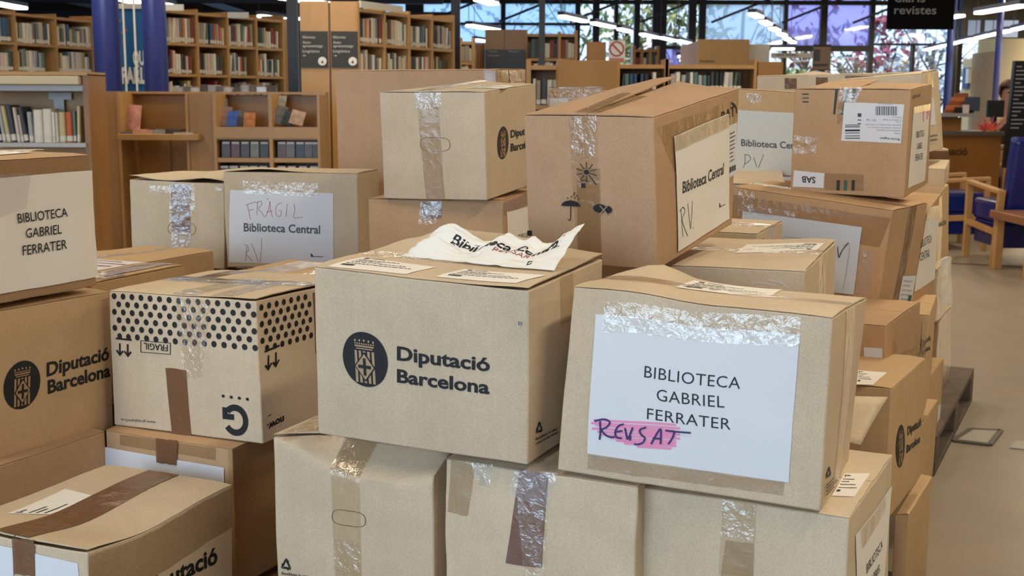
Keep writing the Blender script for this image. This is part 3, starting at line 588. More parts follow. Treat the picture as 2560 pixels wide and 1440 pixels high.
# --- upper left box with warm sheet
b=BX['paperbox']=Box('paperbox','topmost box at the left edge, its whole side covered by a creased white sheet','c',seam='u')
b.tape('F',[(0,1),(1,1),(1,.84),(0,.84)],'tan',st=True,n=(14,3)); b.tape('F',[(0,.16),(1,.16),(1,.0),(0,.0)],'tan',st=True,n=(14,3))
p=b.paper('F',[(-90,452),(227,425.5),(241,691),(-80,748)],PAPERW,amp=.004,off=.0012,n=(24,14))
b.text('F','BIBLIOTECA',(41,557.5),(166,541),(38.6,533),parent=p,bold=.0,off=.0064); b.text('F','GABRIEL',(60.5,594.5),(150,583.4),(60.5,570),parent=p,bold=.0,off=.0064); b.text('F','FERRATER',(51,638),(162,621),(50.4,612.6),parent=p,bold=.0,off=.0064)
b.tape('F',[(-60,442),(72,430),(60,520),(-60,560)],'film',off=.0062,n=(8,8),amp=.002)
b.sheet('wrapping_film','T',[(0.0,.95),(.9,.8),(.97,.3),(.2,.15)],TAPE['shiny'],.002,(18,8),.004,st=True)
p=b.sheet('paper_sheet','T',[(0.1,.8),(.8,.7),(.85,.3),(.2,.2)],PAPERW,.001,(8,6),.001,st=True)
# --- lower left corner box
b=BX['lowleft']=Box('lowleft','scuffed box in the bottom left corner, its top seam closed with wide brown tape','b',seam='v',disp=lambda s,a,b,c:V((0,0,1))*(-.016*bump(b,.35,.3)*c*(1 if a>.0 else 1)*bump(a,.75,.5)),lift=lambda x,y:.004*bump(y,0,.2))
b.tape('T',[(.36,1),(.60,1),(.60,0),(.36,0)],'brown',st=True,n=(5,16),off=.0012)
b.tape('F',[(33,1343),(88.6,1349),(90,1439),(38,1434)],'brown',off=.0030)
b.tape('R',[(.0,.98),(1,.98),(1,.70),(0,.66)],'tan',st=True,n=(18,5),amp=.001)
p=b.paper('F',[(-100,1346),(33,1369),(38,1500),(-95,1480)],amp=.001); p=b.paper('F',[(88,1383),(195,1408),(208,1540),(92,1520)],amp=.001,n=(8,8))
address_label(b,'T',[(17,1284.7),(163,1223),(267,1249.5),(191,1287.5)],seed=6)
dip_text(b,'R',((347,1497),(543,1406),(345,1452)),((350,1560),(545,1466),(348,1516)))
# --- box under the dotted one
b=BX['undot']=Box('undot','brown box under the dotted box, white sheet fixed by a brown tape strip','c',seam='u')
p=b.paper('F',[(264.4,1117),(561,1169),(562,1330),(266,1275)],amp=.0012,off=.0010)
b.tape('F',[(392,1095),(447,1100),(444,1162),(394,1155)],'brown',off=.0034); b.tape('F',[(300,1085),(540,1120),(540,1150),(300,1112)],'tan',off=.0004)
b.tape('R',[(0,1),(1,1),(1,0),(0,0)],'tan',st=True,n=(12,10)); b.tape('F',[(0.97,1),(1,1),(1,0),(.97,0)],'clear',st=True)
b=BX['unleft']=Box('unleft','plain brown box under the crested box at the left edge','c',seam='u')
# --- lower centre boxes under the crest box
def crush(s,a,b,c):
    vc=.83+.15*bump(a,0,.30)+.06*bump(a,1,.12)
    k=max(0,(c-vc)/(1-vc)); g=max(0,1-b*2.2); return s.nw*(.055*k*g*min(1,a*4))-s.nn*(.004*k*g)
b=BX['lowctr']=Box('lowctr','box with crushed upper front edge under the centre box, recycling mark lower left','b',seam='v',disp=crush,N=28,lift=lambda x,y:.004*bump(x,0,.25))
b.tape('F',[(.37,1),(.56,1),(.56,0),(.40,0)],'clear',st=True,n=(6,20),amp=.001); b.tape('F',[(.39,1),(.57,1),(.57,.83),(.40,.83)],'shiny',st=True,n=(6,8),off=.0014,amp=.002)
b.tape('F',[(.40,.42),(.56,.42),(.56,.0),(.40,.0)],'shiny',st=True,n=(6,8),off=.0016,amp=.004)
oval(b,'F',((872,1296),(915,1302),(872,1276)))
recycle(b,'F',(716,1412),(730,1414),(716,1395)); b.text('F','Reutilitzeu la caixa',(705,1436),(775,1444),(705,1429),bold=.01)
b.tape('T',[(0,.6),(.5,.5),(.5,.0),(.05,.0)],'shiny',st=True,n=(10,10),amp=.003)
b=BX['lowmid']=Box('lowmid','battered box between two others under the front pair, glossy tape over a reddish strip','f',seam='u',noise_amp=.003)
b.tape('F',[(1300,1173),(1372,1185),(1355,1421),(1264,1407)],'red',n=(5,12)); b.tape('F',[(1290,1170),(1397,1182),(1372,1268),(1275,1237)],'film',n=(12,10),off=.0022,amp=.004)
b.tape('F',[(1171,1154),(1234,1161),(1226,1219),(1200,1211)],'film',n=(6,6),amp=.002); b.tape('F',[(1296,1240),(1372,1262),(1362,1450),(1310,1440)],'shiny',n=(6,14),off=.0022,amp=.004)
b.tape('F',[(1128,1150),(1190,1165),(1170,1290),(1120,1280)],'tan',n=(6,8))
b=BX['lowrt']=Box('lowrt','lower right box, tape down its plain front, white sheet on the side','f',seam='u')
b.tape('F',[(1808,1247),(1892,1263),(1884,1445),(1796,1435)],'clear',n=(6,14)); b.tape('F',[(1808,1247),(1892,1263),(1884,1350),(1802,1340)],'shiny',n=(8,8),off=.0016,amp=.002)
b.tape('F',[(1815,1350),(1886,1360),(1884,1450),(1800,1450)],'tan')
p=b.paper('R',[(2137.6,1337),(2228,1213),(2204,1485),(2141,1640)],PAPERW,amp=.0012)
b.text('R','BIBLIOTECA',(2164,1434),(2203,1368),(2163,1410),parent=p,bold=-.002,off=.0036); b.text('R','GABRIEL',(2170,1470),(2197,1425),(2170,1447),parent=p,bold=-.002,off=.0036); b.text('R','FERRATER',(2166,1515),(2200,1460),(2166,1492),parent=p,bold=-.002,off=.0036)
b.tape('R',[(2149,1322),(2210,1238),(2209,1270),(2151,1370)],'tan',off=.0034)
address_label(b,'T',[(2112,1184.5),(2175.6,1184.5),(2136,1243),(2079,1241)],seed=7)
# --- fragile box and its neighbour
b=BX['fragil']=Box('fragil','box with a white sheet marked by hand in thin red letters','b',seam='u',lift=lambda x,y:.008*bump(x,.3,.2)*bump(y,.0,.3)-.0*x)
p=b.paper('F',[(576,475),(833,483.6),(834,664),(573,656)],amp=.001)
CG=plain('dark_grey_text',(84,90,98),.7)
b.text('F','Biblioteca Central',(609.7,578),(801,584),(609.7,556.5),mat=CG,parent=p,bold=.022,off=.0036)
def cs(l,s=2.977,o=(0,360)): return [[(o[0]+x/s,o[1]+y/s) for x,y in q] for q in l]
b.strokes('F',cs([[(1830,455),(1870,440),(1905,430)],[(1840,450),(1855,510),(1865,560)],[(1850,495),(1890,485)],[(1920,430),(1915,480),(1915,530)],[(1905,440),(1940,425),(1950,450),(1925,480),(1950,510),(1965,540)],
 [(1975,545),(2000,490),(2010,425),(2015,490),(2030,545)],[(1985,505),(2030,500)],[(1985,405),(2000,415)],[(2100,435),(2060,460),(2055,520),(2085,540),(2095,500),(2075,495)],[(2140,440),(2135,490),(2130,540)],[(2190,445),(2195,500),(2185,545),(2220,548),(2255,545)],
 [(1835,760),(1833,820),(1830,870)],[(1818,748),(1840,755),(1852,790),(1830,810),(1850,840),(1880,875)],[(1870,740),(1900,810),(1925,880)],[(1948,700),(1945,790),(1938,880)]]),.0013,INKR,.0038,parent=p)
b.shape('F',[[(0,0),(1,0),(1,.4),(.6,.6),(.3,1),(0,1)],rect(1,4.5,.0,.2)],(777,642),(784,642),(777,633),INKG,.0036,parent=p)
b.tape('F',[(608,452),(796,459),(796,492),(608,484)],'shiny',off=.0034,n=(14,4),amp=.001)
b=BX['leftbox']=Box('leftbox','grey-beige box with crinkled brown tape hanging down its front, left of the red-lettered box','f',seam='v',lift=lambda x,y:.012*bump(x,0,.2)*(1-y)+.012*bump(x,.8,.25))
b.tape('F',[(427,457),(476,461),(476,580),(430,578)],'brown',n=(5,10),off=.0014,amp=.002); b.tape('F',[(425,457),(490,461),(488,535),(424,575)],'shiny',n=(8,10),off=.0034,amp=.003); b.tape('F',[(430,568),(478,568),(476,625),(430,625)],'film',n=(6,6),amp=.004,off=.003)
b.tape('F',[(372,463),(430,466),(430,482),(374,480)],'shiny',n=(8,3),amp=.002); b.tape('F',[(538,467),(556,468),(556,477),(538,475)],'shiny',n=(4,3))
oval(b,'F',((455,572),(490,573),(455,556)))
b=BX['flatL']=Box('flatL','low brown box behind the dotted box, its side in shade','a',seam='u',lift=lambda x,y:.010*bump(x,.3,.3)*y)
b.tape('T',[(0,.56),(1,.56),(1,.44),(0,.44)],'tan',st=True)
b=BX['behdotL']=Box('behdotL','box closed by crossing brown tapes with a pink-lined label, behind the dotted box','a',seam='u')
b.tape('T',[(0,.36),(1,.36),(1,.14),(0,.14)],'brown',st=True,n=(10,4)); b.tape('T',[(.70,1),(.92,1),(.92,0),(.70,0)],'brown',st=True,n=(4,10),off=.0014)
p=b.sheet('address_label','T',[(-.0,.95),(.62,.95),(.62,.42),(-.0,.42)],PAPER,.001,(6,4),0,st=True)
b.shape('T',[rect(.05,.55,.62,.66),rect(.1,.6,.74,.77),rect(.15,.45,.85,.87)],(0,0),(1,0),(0,1),plain('pink_line',(150,80,100)),.0016,p,st=True)
b=BX['behdotR']=Box('behdotR','box with scribbled flaps between the dotted box and the red-lettered box','a',seam='u')
b.tape('T',[(0.1,.9),(.35,.9),(.35,.1),(.1,.1)],'tan',st=True); b.tape('T',[(0.45,.9),(.65,.9),(.65,.1),(.45,.1)],'tan',st=True)
lines_mark(b,'T',[(600,665),(660,668),(650,676),(590,673)],2,INKG,h=.3)
b=BX['big']=Box('big','largest plain brown box at the back of the pile, standing higher than its neighbours','d',seam='u',bulge=.008,lift=lambda x,y:0)
b.tape('R',[(.0,1),(1,1),(1,.92),(0,.92)],'brown',st=True); b.tape('R',[(.4,1.0),(.65,1.0),(.6,.80),(.45,.80)],'brown',st=True,off=.002); b.tape('F',[(.93,1),(1,1),(1,.9),(.94,.9)],'tan',st=True)
b.tape('F',[(.72,.87),(1,.87),(1,.83),(.72,.83)],'shiny',st=True,n=(14,3),amp=.002)
b=BX['undip']=Box('undip','grey-brown box directly under the hand-hole box, short torn tape at its top','c',seam='v')
b.tape('F',[(1051,503),(1106,503),(1104,546),(1052,548)],'brown',n=(5,5)); b.tape('F',[(1053,503),(1106,503),(1090,560),(1046,562)],'shiny',n=(8,8),off=.0016,amp=.003)
p=b.paper('R',[(1266,530),(1350,508),(1350,620),(1268,640)],PAPERW,amp=.001); b.text('R','BIBLIOTECA',(1294,601),(1345,585),(1294,586),parent=p,bold=.0,off=.003); b.tape('R',[(0,.97),(1,.97),(1,.86),(0,.86)],'tan',st=True)
b=BX['under_rv']=Box('under_rv','box carrying the tall weather-marked box, glossy tape across its top and a white label','b',seam='u',lift=lambda x,y:.006*bump(x,.9,.2)*y)
b.tape('T',[(0,.56),(1,.56),(1,.44),(0,.44)],'shiny',st=True,n=(14,4)); b.tape('R',[(.40,1),(.6,1),(.6,0),(.4,0)],'clear',st=True,n=(4,12),amp=.001)
address_label(b,'T',[(1868.6,611.5),(2062.6,609),(2041.5,626),(1837,633)],flip=True,seed=8)
b.strokes('F',cr([[(760,1020),(830,1010),(980,1030)],[(915,980),(960,995),(1010,1000),(1080,1035),(1105,1060)]],3.79,(1680,440)),.0012,plain('film_edge',(225,225,225),.2),.001,name='film_edge')
b=BX['small']=Box('small','small box with glossy tape between the weather-marked box and the leaning box','b',seam='u')
b.tape('T',[(0,.60),(1,.60),(1,.40),(0,.40)],'clear',st=True,n=(10,4)); b.tape('R',[(.38,1),(.62,1),(.62,0),(.38,0)],'shiny',st=True,n=(4,10))
b.shape('R',[rect(0,1,0,1)],(1903,603),(1908,601),(1903,598),INK)
# --- right stack
b=BX['vbox']=Box('vbox','leaning tan box on the right stack with a large taped white sheet','c',seam='u')
p=b.paper('F',[(1858,528),(2156,568),(2135,736),(1848,702)],plain('cool_paper',(206,214,226),.8,spec=.2,var=.03),amp=.004,off=.001,n=(18,12))
b.strokes('F',[[(2095.6,615.5),(2097,632),(2099.5,643),(2107,626),(2123,606)]],.002,INK,.0066,parent=p); b.strokes('F',[[(1960,591),(2040,600),(2072,604)],[(2110,614),(2126,617),(2110,720)]],.0007,INKG,.0066,parent=p,name='fold_line')
b.tape('F',[(0,.93),(1,.93),(.96,.66),(0,.66)],'tan',st=True,n=(18,5)); b.tape('F',[(1848,472),(1890,478),(1888,530),(1846,526)],'shiny',n=(6,6),off=.0014,amp=.003); b.tape('F',[(1855,512),(1990,530),(1990,545),(1858,535)],'film',n=(12,3),off=.0068,amp=.002)
b.tape('F',[(.83,.62),(.93,.62),(.95,.02),(.85,.02)],'film',st=True)
b.tape('T',[(0,.50),(1,.50),(1,.34),(0,.34)],'shiny',st=True,n=(18,4)); b.tape('R',[(.46,1),(.68,1),(.6,0),(.40,0)],'brown',st=True,n=(4,12))
p=b.sheet('shipping_label','R',[(2256,690),(2288,689),(2273,776),(2240,773)],PAPER,.001,(4,6),.004); lines_mark(b,'R',[(2258,695),(2284,694),(2272,765),(2245,763)],6,INKL,.006,p,seed=11,h=.1); b.shape('R',[rect(0,1,0,1)],(2262,770),(2270,768),(2268,738),GREEN,.0065,p)
b=BX['entre']=Box('entre','topmost box of the right stack with a large upside-down shipping label','c',seam='v',lift=lambda x,y:.010*bump(x,.7,.4)*bump(y,0,.25)*0+.014*max(0,y-.3)*(x<.5)*bump(x,.35,.3))
p=b.paper('F',[(2111,255.6),(2261,261),(2252,358.4),(2103,352)],amp=.0003,off=.0008,name='shipping_label')
def six(x,y): return (1820+x/4.5,160+y/4.5)
b.shape('F',[rect(k*.052,k*.052+(.014,.03,.02,.036)[k%4],0,1) for k in range(19)],six(1660,575),six(1912,580),six(1660,475),INK,.0018,p,'barcode')
b.shape('F',[rect(0,1,y,y+h) for y,h in ((0,.06),(.17,.05),(.37,.05),(.52,.12),(.8,.06),(.93,.05))],six(1318,840),six(1485,840),six(1320,680),INK,.0018,p,'barcode')
b.shape('F',[rect(0,1,.0,.08),rect(0,1,.3,.38),rect(0,1,.6,.9)],six(1458,675),six(1500,677),six(1460,540),INKG,.0018,p,'barcode')
b.text('F','Entregas',six(1930,838),six(1710,825),six(1930,862),mat=INK,bold=.01,parent=p,off=.002); b.text('F','23 / 24',six(1665,625),six(1562,618),six(1665,645),bold=.0,parent=p,off=.002)
for k,(x0,x1,y) in enumerate(((1950,1545,690),(1950,1570,722),(1950,1670,752),(1955,1740,635),(1955,1850,605),(1950,1890,660),(1945,1860,785),(1845,1690,455))): b.text('F',('SERVEI DE BIBLIOTEQUES','AVDA BARCELONA 77','GERENCIA SERVEI','CENTRE','DESTI','CODI','TEL','EXPEDICIO')[k],six(x0,y-9),six(x1,y-15),six(x0,y+5),mat=INKL,bold=0,parent=p,off=.002)
p2=b.paper('F',[(1985.6,425.6),(2061.8,433),(2059,470),(1982,466.7)],amp=.0002,off=.001,name='small_label',n=(4,3)); b.text('F','SAB',six(985,1272),six(832,1262),six(985,1345),bold=.02,parent=p2,off=.0022)
DG=plain('dark_stripe',(44,40,38))
for y in (339,382,425): b.shape('F',[rect(0,1,0,1)],six(838,y+7),six(910,y+7),six(838,y-7),DG if y!=382 else plain('grey_green',(70,84,80)),.001)
for x,m_ in ((1222,DG),(1305,GREEN),(1390,DG)): b.shape('F',[rect(0,1,0,1)],six(x-2,1422),six(x+34,1424),six(x+2,1305),m_,.001,name='stripe_mark')
b.shape('F',[[(0,0),(.42,0),(1,1),(.45,1)]],six(1183,565),six(1240,570),six(1183,278),DG,.001,name='stripe_mark'); b.shape('F',[[(0,0),(.6,0),(1,1),(.4,1)]],six(1268,570),six(1310,575),six(1320,290),GREEN,.001,name='stripe_mark'); b.shape('F',[rect(0,1,0,1)],six(1390,425),six(1425,425),six(1405,285),DG,.001,name='stripe_mark')
b.tape('F',[six(1265,255),six(1520,265),six(1440,430),six(1250,420)],'film',n=(10,8),amp=.004,off=.002); b.tape('F',[six(1235,430),six(1300,430),six(1290,680),six(1230,680)],'tan'); b.tape('F',[six(740,800),six(1000,820),six(990,1010),six(730,1010)],'shiny',n=(8,6),amp=.002)
b.tape('F',[six(1090,1225),six(1530,1250),six(1525,1430),six(1085,1420)],'tan',n=(6,3),off=.0003)
p=b.paper('R',[(2283,268),(2324,259),(2311,451),(2268,471)],PAPERW,amp=.0008)
for t_,l_,r_,u_ in (('BIBLIOTECA',(2289,345),(2309,340),(2290,328)),('GABRIEL',(2290,374),(2304,370),(2291,358)),('FERRATER',(2286,403),(2305,398),(2287,385))): b.text('R',t_,l_,r_,u_,parent=p,bold=.0,off=.003)
b.strokes('R',[[(2306,282),(2322,272)],[(2306,288),(2321,277)],[(2306,294),(2321,284)],[(2306,300),(2318,292)]],.010,PINK,.0040,parent=p,name='highlighter_strokes')
b.tape('R',[(2283,268),(2324,259),(2323,275),(2282,284)],'tan',off=.003); b.text('R','BON smart',(2281,248),(2301,240),(2281,238),mat=INKG,bold=.01)
b=BX['bibcen']=Box('bibcen','back box with a pale sheet in grey type, left of the topmost right box','a',seam='u')
p=b.paper('F',[(1824,273),(2050,286),(2044,442),(1818,428)],plain('greenish_paper',(212,216,212),.8,spec=.2,var=.03),amp=.0008); b.text('F','Biblioteca Central',(1852.7,364.4),(2018,373.5),(1852.7,347),mat=CG,parent=p,bold=.022,off=.003)
b.strokes('F',[[(1863,388),(1862,408),(1858,420)],[(1860,387),(1872,388),(1876,398),(1866,408),(1862,410)],[(1884,393),(1888,405),(1892,418)],[(1909,386),(1903,402),(1896,420)]],.0018,INK,.0032,parent=p)
b.tape('F',[(1866,232),(1904,234),(1901,258),(1868,258)],'film',n=(6,5),amp=.002)
b=BX['openbox']=Box('openbox','box with loose half-open flaps between the pale-sheet box and the leaning one','b',seam='u',lift=lambda x,y:.03*max(0,(y-.5)*2)+.014*bump(x,.3,.3)*bump(y,.4,.3))
b=BX['long']=Box('long','long low box at the back with three patches of brown tape','f',seam='u',lift=lambda x,y:.02*bump(x,.3,.1)*y)
for q in ([(1962,195),(1992,196),(1992,222),(1962,222)],[(2040,193),(2070,194),(2070,216),(2040,216)],[(2113,189),(2185,189),(2180,206),(2113,208)]): b.tape('F',q,'brown',amp=.002)
b=BX['tall']=Box('tall','box at the back right corner of the pile, narrow label on its side','f',seam='u',lift=lambda x,y:.008*max(0,x-.5)*y)
p=b.paper('R',[(2330,243),(2334,247),(2339,312),(2325,314)],amp=0,name='shipping_label',n=(3,4)); b.tape('R',[(.3,1),(.6,1),(.6,.8),(.3,.8)],'brown',st=True); lines_mark(b,'R',[(2323,335),(2350,332),(2352,352),(2323,356)],2,INKG,h=.25)
b=BX['colTop']=Box('colTop','shallow box under the back corner box, brown tape patch','f',seam='u'); b.tape('F',[(.55,.9),(1,.9),(1,.1),(.55,.1)],'brown',st=True)
b=BX['colA']=Box('colA','pale box wrapped in clear film at the right edge of the pile','f',seam='u'); b.tape('R',[(0,1),(1,1),(1,0),(0,0)],'film',st=True)
b=BX['bcentral']=Box('bcentral','box with a white sheet on its side, right behind the leaning box','c',seam='u')
p=b.paper('R',[(2317.5,519),(2347,513),(2336,696),(2284,730)],PAPERW,amp=.002)
b.text('R','BIBLIOTECA',(2300,620),(2327,604),(2301,600),parent=p,bold=.0,off=.004); b.text('R','CENTRAL',(2298,653),(2323,641),(2299,632),parent=p,bold=.0,off=.004); b.tape('R',[(2317,519),(2347,513),(2346,543),(2314,550)],'tan',off=.004)
b=BX['ferr']=Box('ferr','tan box with small black print at the right edge of the pile','a',seam='u',lift=lambda x,y:.004)
b.text('R','BARCELONA',(2347,567),(2365,560),(2347,556),bold=.03,mat=INKG); b.tape('T',[(0,.7),(1,.7),(1,.2),(0,.2)],'shiny',st=True,n=(10,5),amp=.003); b.tape('R',[(.0,1),(.3,1),(.3,0),(.0,0)],'clear',st=True)
b=BX['dipL']=Box('dipL','plain-sided box under the leaning box on the right stack','c',seam='u'); b.paper('F',[(2160,868),(2206,871),(2206,900),(2160,900)],amp=0,n=(3,2))
b=BX['dipR']=Box('dipR','crest-printed box deep in the right stack, half hidden by the plain-sided one','a',seam='u')
emblem(b,'R',(2295,868),(2302,864),(2295,840),CB['a']); dip_text(b,'R',((2303,864),(2326,850),(2303,850)),((2303,888),(2325,874),(2303,874)))
b=BX['lowdip']=Box('lowdip','low right box with crest on its narrow-seen side and white label on top','a',seam='v')
emblem(b,'R',(2250.5,1115),(2261,1107),(2251,1062),plain('crest_back_right',(178,146,106),.8)); dip_text(b,'R',((2268,1088),(2302,1062),(2268,1066)),((2265,1133),(2299,1104),(2266,1112)))
address_label(b,'T',[(2145,926),(2218,932),(2182,963),(2140,962)],seed=9)
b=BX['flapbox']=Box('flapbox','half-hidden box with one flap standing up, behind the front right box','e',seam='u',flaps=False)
def flapup():
    h=BX['flapbox']; Y=1.97; q=[atY(2120,990,Y+.06),atY(2220,992,Y+.10),atY(2153,1111,Y-.02),atY(2105,1098,Y-.04)]
    n=(q[1]-q[0]).cross(q[3]-q[0]).normalized()*.003; v=[];N=6
    for o in (0,1):
        for j in range(N+1):
            for i in range(N+1):
                p=q[0].lerp(q[1],i/N).lerp(q[3].lerp(q[2],i/N),j/N)+n*o; p=p+n*3*math.sin(j/N*3)*math.sin(i/N*2); v.append(p)
    f=[];L=(N+1)**2
    for j in range(N):
        for i in range(N):
            a=j*(N+1)+i; f+=[(a,a+1,a+N+2,a+N+1),(L+a,L+a+N+1,L+a+N+2,L+a+1)]
    for i in range(N): f+=[(i,L+i,L+i+1,i+1),(N*(N+1)+i,N*(N+1)+i+1,L+N*(N+1)+i+1,L+N*(N+1)+i)]
    for j in range(N): f+=[(j*(N+1),(j+1)*(N+1),L+(j+1)*(N+1),L+j*(N+1)),(j*(N+1)+N,L+j*(N+1)+N,L+(j+1)*(N+1)+N,(j+1)*(N+1)+N)]
    mk('top_flap',v,f,CB['b'],h.root,smooth=True)
flapup()
b=BX['lowflap']=Box('lowflap','narrow end of a tall box in the lower right corner','a',seam='v')
b=BX['edgeA']=Box('edgeA','film-wrapped brown box on the pallet at the right edge','c',seam='u'); b.tape('R',[(0,1),(1,1),(1,0),(0,0)],'film',st=True,n=(6,6),amp=.003)
b=BX['edgeB']=Box('edgeB','brown box standing on the near end of the pallet','a',seam='u'); b.paper('R',[(2345,1014),(2352,1010),(2348,1060),(2341,1066)],amp=0,n=(2,3),name='shipping_label')
b=BX['edgeC']=Box('edgeC','lowest box in the front right column, next to the pallet end','a',seam='u')
b=BX['edgeD']=Box('edgeD','box wrapped in white film above the pallet at the right edge','f',seam='u'); b.tape('R',[(0,1),(1,1),(1,0),(0,0)],'film',st=True,n=(6,6),amp=.006); b.paper('R',[(.1,1),(.9,1),(.9,.0),(.1,.0)] and [(2352,650),(2376,640),(2376,755),(2352,762)],amp=.001,n=(4,4))
b=BX['wrapped']=Box('wrapped','small box wrapped in shiny clear film behind the weather-marked box','c',seam='u'); b.tape('F',[(0,1),(1,1),(1,.0),(0,.0)],'shiny',st=True,n=(14,8),amp=.006); b.tape('T',[(0,1),(1,1),(1,.0),(0,.0)],'film',st=True,n=(14,8),amp=.006); b.paper('F',[(.03,.55),(1,.55),(1,.0),(.03,.0)] and [(1374,245),(1420,246),(1420,300),(1374,300)],amp=0,n=(4,4))
# ------------------------------------------------------------------ the library hall
X0,X1,Y0,Y1,ZC=-14.,11.4,-6.,30.,4.6
FLOOR=plain('hall_floor',(160,148,130),.34,spec=.45,var=.16,vs=5.,bump=.25,bs=9)
struct(mk('floor',[V((X0,Y0,0)),V((X1,Y0,0)),V((X1,Y1,0)),V((X0,Y1,0))],[(0,1,2,3)],FLOOR))
NAVY=plain('navy_steel',(30,34,58),.5); DARK=plain('black_steel',(20,21,26),.45); BLUE=plain('blue_paint',(60,72,146),.32,coat=.3); BLUE2=plain('bright_blue_paint',(40,62,140),.35)
m=MB(); m.box(X0,X1,Y0,Y1,ZC,ZC+.2); o=struct(m.build('ceiling',plain('ceiling_dark',(58,58,66),.8)))
m=MB(); m.box(X0-.2,X0,Y0,Y1,0,ZC); struct(m.build('wall_left',plain('wall_grey',(92,88,86),.8)))
YW=plain('yellow_wall',(236,216,166),.75,var=.03,vs=.8)
m=MB(); m.box(X1,X1+.2,Y0,Y1,0,ZC); struct(m.build('wall_right',YW))
m=MB(); m.box(X0,-5.2,Y1-.1,Y1+.1,0,ZC); struct(m.build('wall_back',plain('wall_grey_back',(70,66,64),.8)))
m=MB(); m.box(.6,X1,Y0-.2,Y0,0,ZC); struct(m.build('wall_front',plain('rear_wall',(150,120,92),.8)))
# floor joints and the glass floor hatch
J=plain('floor_joint',(92,78,62),.7)
def gl(a,b,w,name): 
    m=MB(); a=atZ(*a,.002);b=atZ(*b,.002); d=(b-a).normalized()*30; a=a-d*.0; m.bar(a,b+d*.1,w,.004); return tag(struct(m.build(name,J)),None,None)
gl((2250,651),(2560,668),.05,'trim_1')
hq=[atZ(2428,1076,.002),atZ(2500,1079,.002),atZ(2473,1113,.002),atZ(2385,1103,.002)]
t=thing('floor_box','flat metal-framed glass floor box beside the pallet','floor box',(sum(hq,V((0,0,0)))/4))
mk('glass_plate',[p+V((0,0,.006)) for p in hq],[(0,1,2,3)],plain('hatch_glass',(196,190,176),.12,spec=.8),t)
c=sum(hq,V((0,0,0)))/4; m=MB()
for i in range(4):
    a=c+(hq[i]-c)*1.03; b_=c+(hq[(i+1)%4]-c)*1.03; m.bar(a+V((0,0,.004)),b_+V((0,0,.004)),.02,.008)
m.build('frame',plain('hatch_frame',(96,88,78),.5),t)
hq=[atZ(2540,1104,.002),atZ(2640,1108,.002),atZ(2610,1128,.002),atZ(2524,1120,.002)]
tag(mk('floor_box',[p+V((0,0,.004)) for p in hq]+[p for p in hq],[(0,1,2,3),(0,4,5,1),(1,5,6,2),(2,6,7,3),(3,7,4,0)],plain('hatch_glass2',(206,200,186),.15,spec=.8)),'bright glass floor box cut by the right edge of the picture','floor box')
# ---- window wall
def mull(name,px,w,ytop=-60,ybot=260,Y=Y1,mat=NAVY,z0=0,z1=ZC):
    x=xat(px,Y,60); m=MB(); m.box(x-w/2,x+w/2,Y-.08,Y+.08,z0,z1); return struct(m.build(name,mat))
tn=[2]
def trim(m,mat): tn[0]+=1; return struct(m.build('trim_%d'%(tn[0]),mat))
def ppx(px): return px*Y1/F
for px,wpx in ((775,10),(905,8),(1037,44),(1258,12),(1444,12),(1490,16),(1540,10),(1592,14),(1648,34),(1730,18),(1755,16),(1963,9),(2058,16),(2179,11),(2398,16),(2285,6)):
    x=xat(px,Y1,60); w=ppx(wpx); m=MB(); z1=ZC if px!=2285 else zat(108,Y1); m.box(x-w/2,x+w/2,Y1-.1,Y1+.1,0,z1); trim(m,NAVY if px<1800 else DARK)
for py,x0,x1,h in ((117,1648,1963,8),(118,1963,2179,14),(107,2179,2398,5),(60,775,1490,6),(4,775,2300,10)):
    z=zat(py,Y1); m=MB(); m.box(xat(x0,Y1,60),xat(x1,Y1,60),Y1-.09,Y1+.09,z-ppx(h)/2,z+ppx(h)/2); trim(m,DARK)
m=MB(); m.box(-5.2,X1,Y1-.1,Y1+.1,0,.25); trim(m,DARK)
def glass(name,tint,rough=.0,mixd=.0,dcol=(200,210,240),emit=0):
    m=bpy.data.materials.new(name); m.use_nodes=True; nt=m.node_tree; nt.nodes.clear(); L=nt.links.new; out=nd(nt,'ShaderNodeOutputMaterial')
    tr=nd(nt,'ShaderNodeBsdfTransparent',Color=tint+(1,)); tl=nd(nt,'ShaderNodeBsdfTranslucent',Color=lin(dcol)); gl=nd(nt,'ShaderNodeBsdfGlossy',Roughness=.03)
    a=nd(nt,'ShaderNodeMixShader'); a.inputs[0].default_value=mixd; L(tr.outputs[0],a.inputs[1]); L(tl.outputs[0],a.inputs[2])
    b=nd(nt,'ShaderNodeMixShader'); b.inputs[0].default_value=.06; L(a.outputs[0],b.inputs[1]); L(gl.outputs[0],b.inputs[2]); L(b.outputs[0],out.inputs['Surface']); return m
GC=glass('clear_glass',(.92,.95,1)); GB=glass('frosted_blue_glass',(.84,.91,1.0),mixd=.45,dcol=(214,230,248)); GP=glass('violet_tinted_glass',(.74,.72,.98),mixd=.35,dcol=(196,188,246)); GS=glass('sky_blue_glass',(.75,.88,1),mixd=.3,dcol=(190,220,255))
wn=[0]
def pane(x0,x1,y0,y1,mat,Y=Y1):
    wn[0]+=1; a,b_=xat(x0,Y,60),xat(x1,Y,60); z0,z1=zat(y1,Y),zat(y0,Y); m=MB(); m.box(a,b_,Y-.02,Y+.02,z0,z1); struct(m.build('window_%d'%wn[0],mat))
pane(700,1037,-100,60,GS); pane(1037,1444,-100,110,GS); pane(1444,1648,-100,300,GC); pane(1648,1755,-100,117,GC); pane(1648,1755,117,300,GP); pane(1755,1963,-100,117,GB); pane(1963,2058,-100,117,GP); pane(2058,2179,-100,117,GP)
pane(1755,2179,117,300,GC); pane(2179,2398,-100,107,GC); pane(2179,2398,107,300,GC)
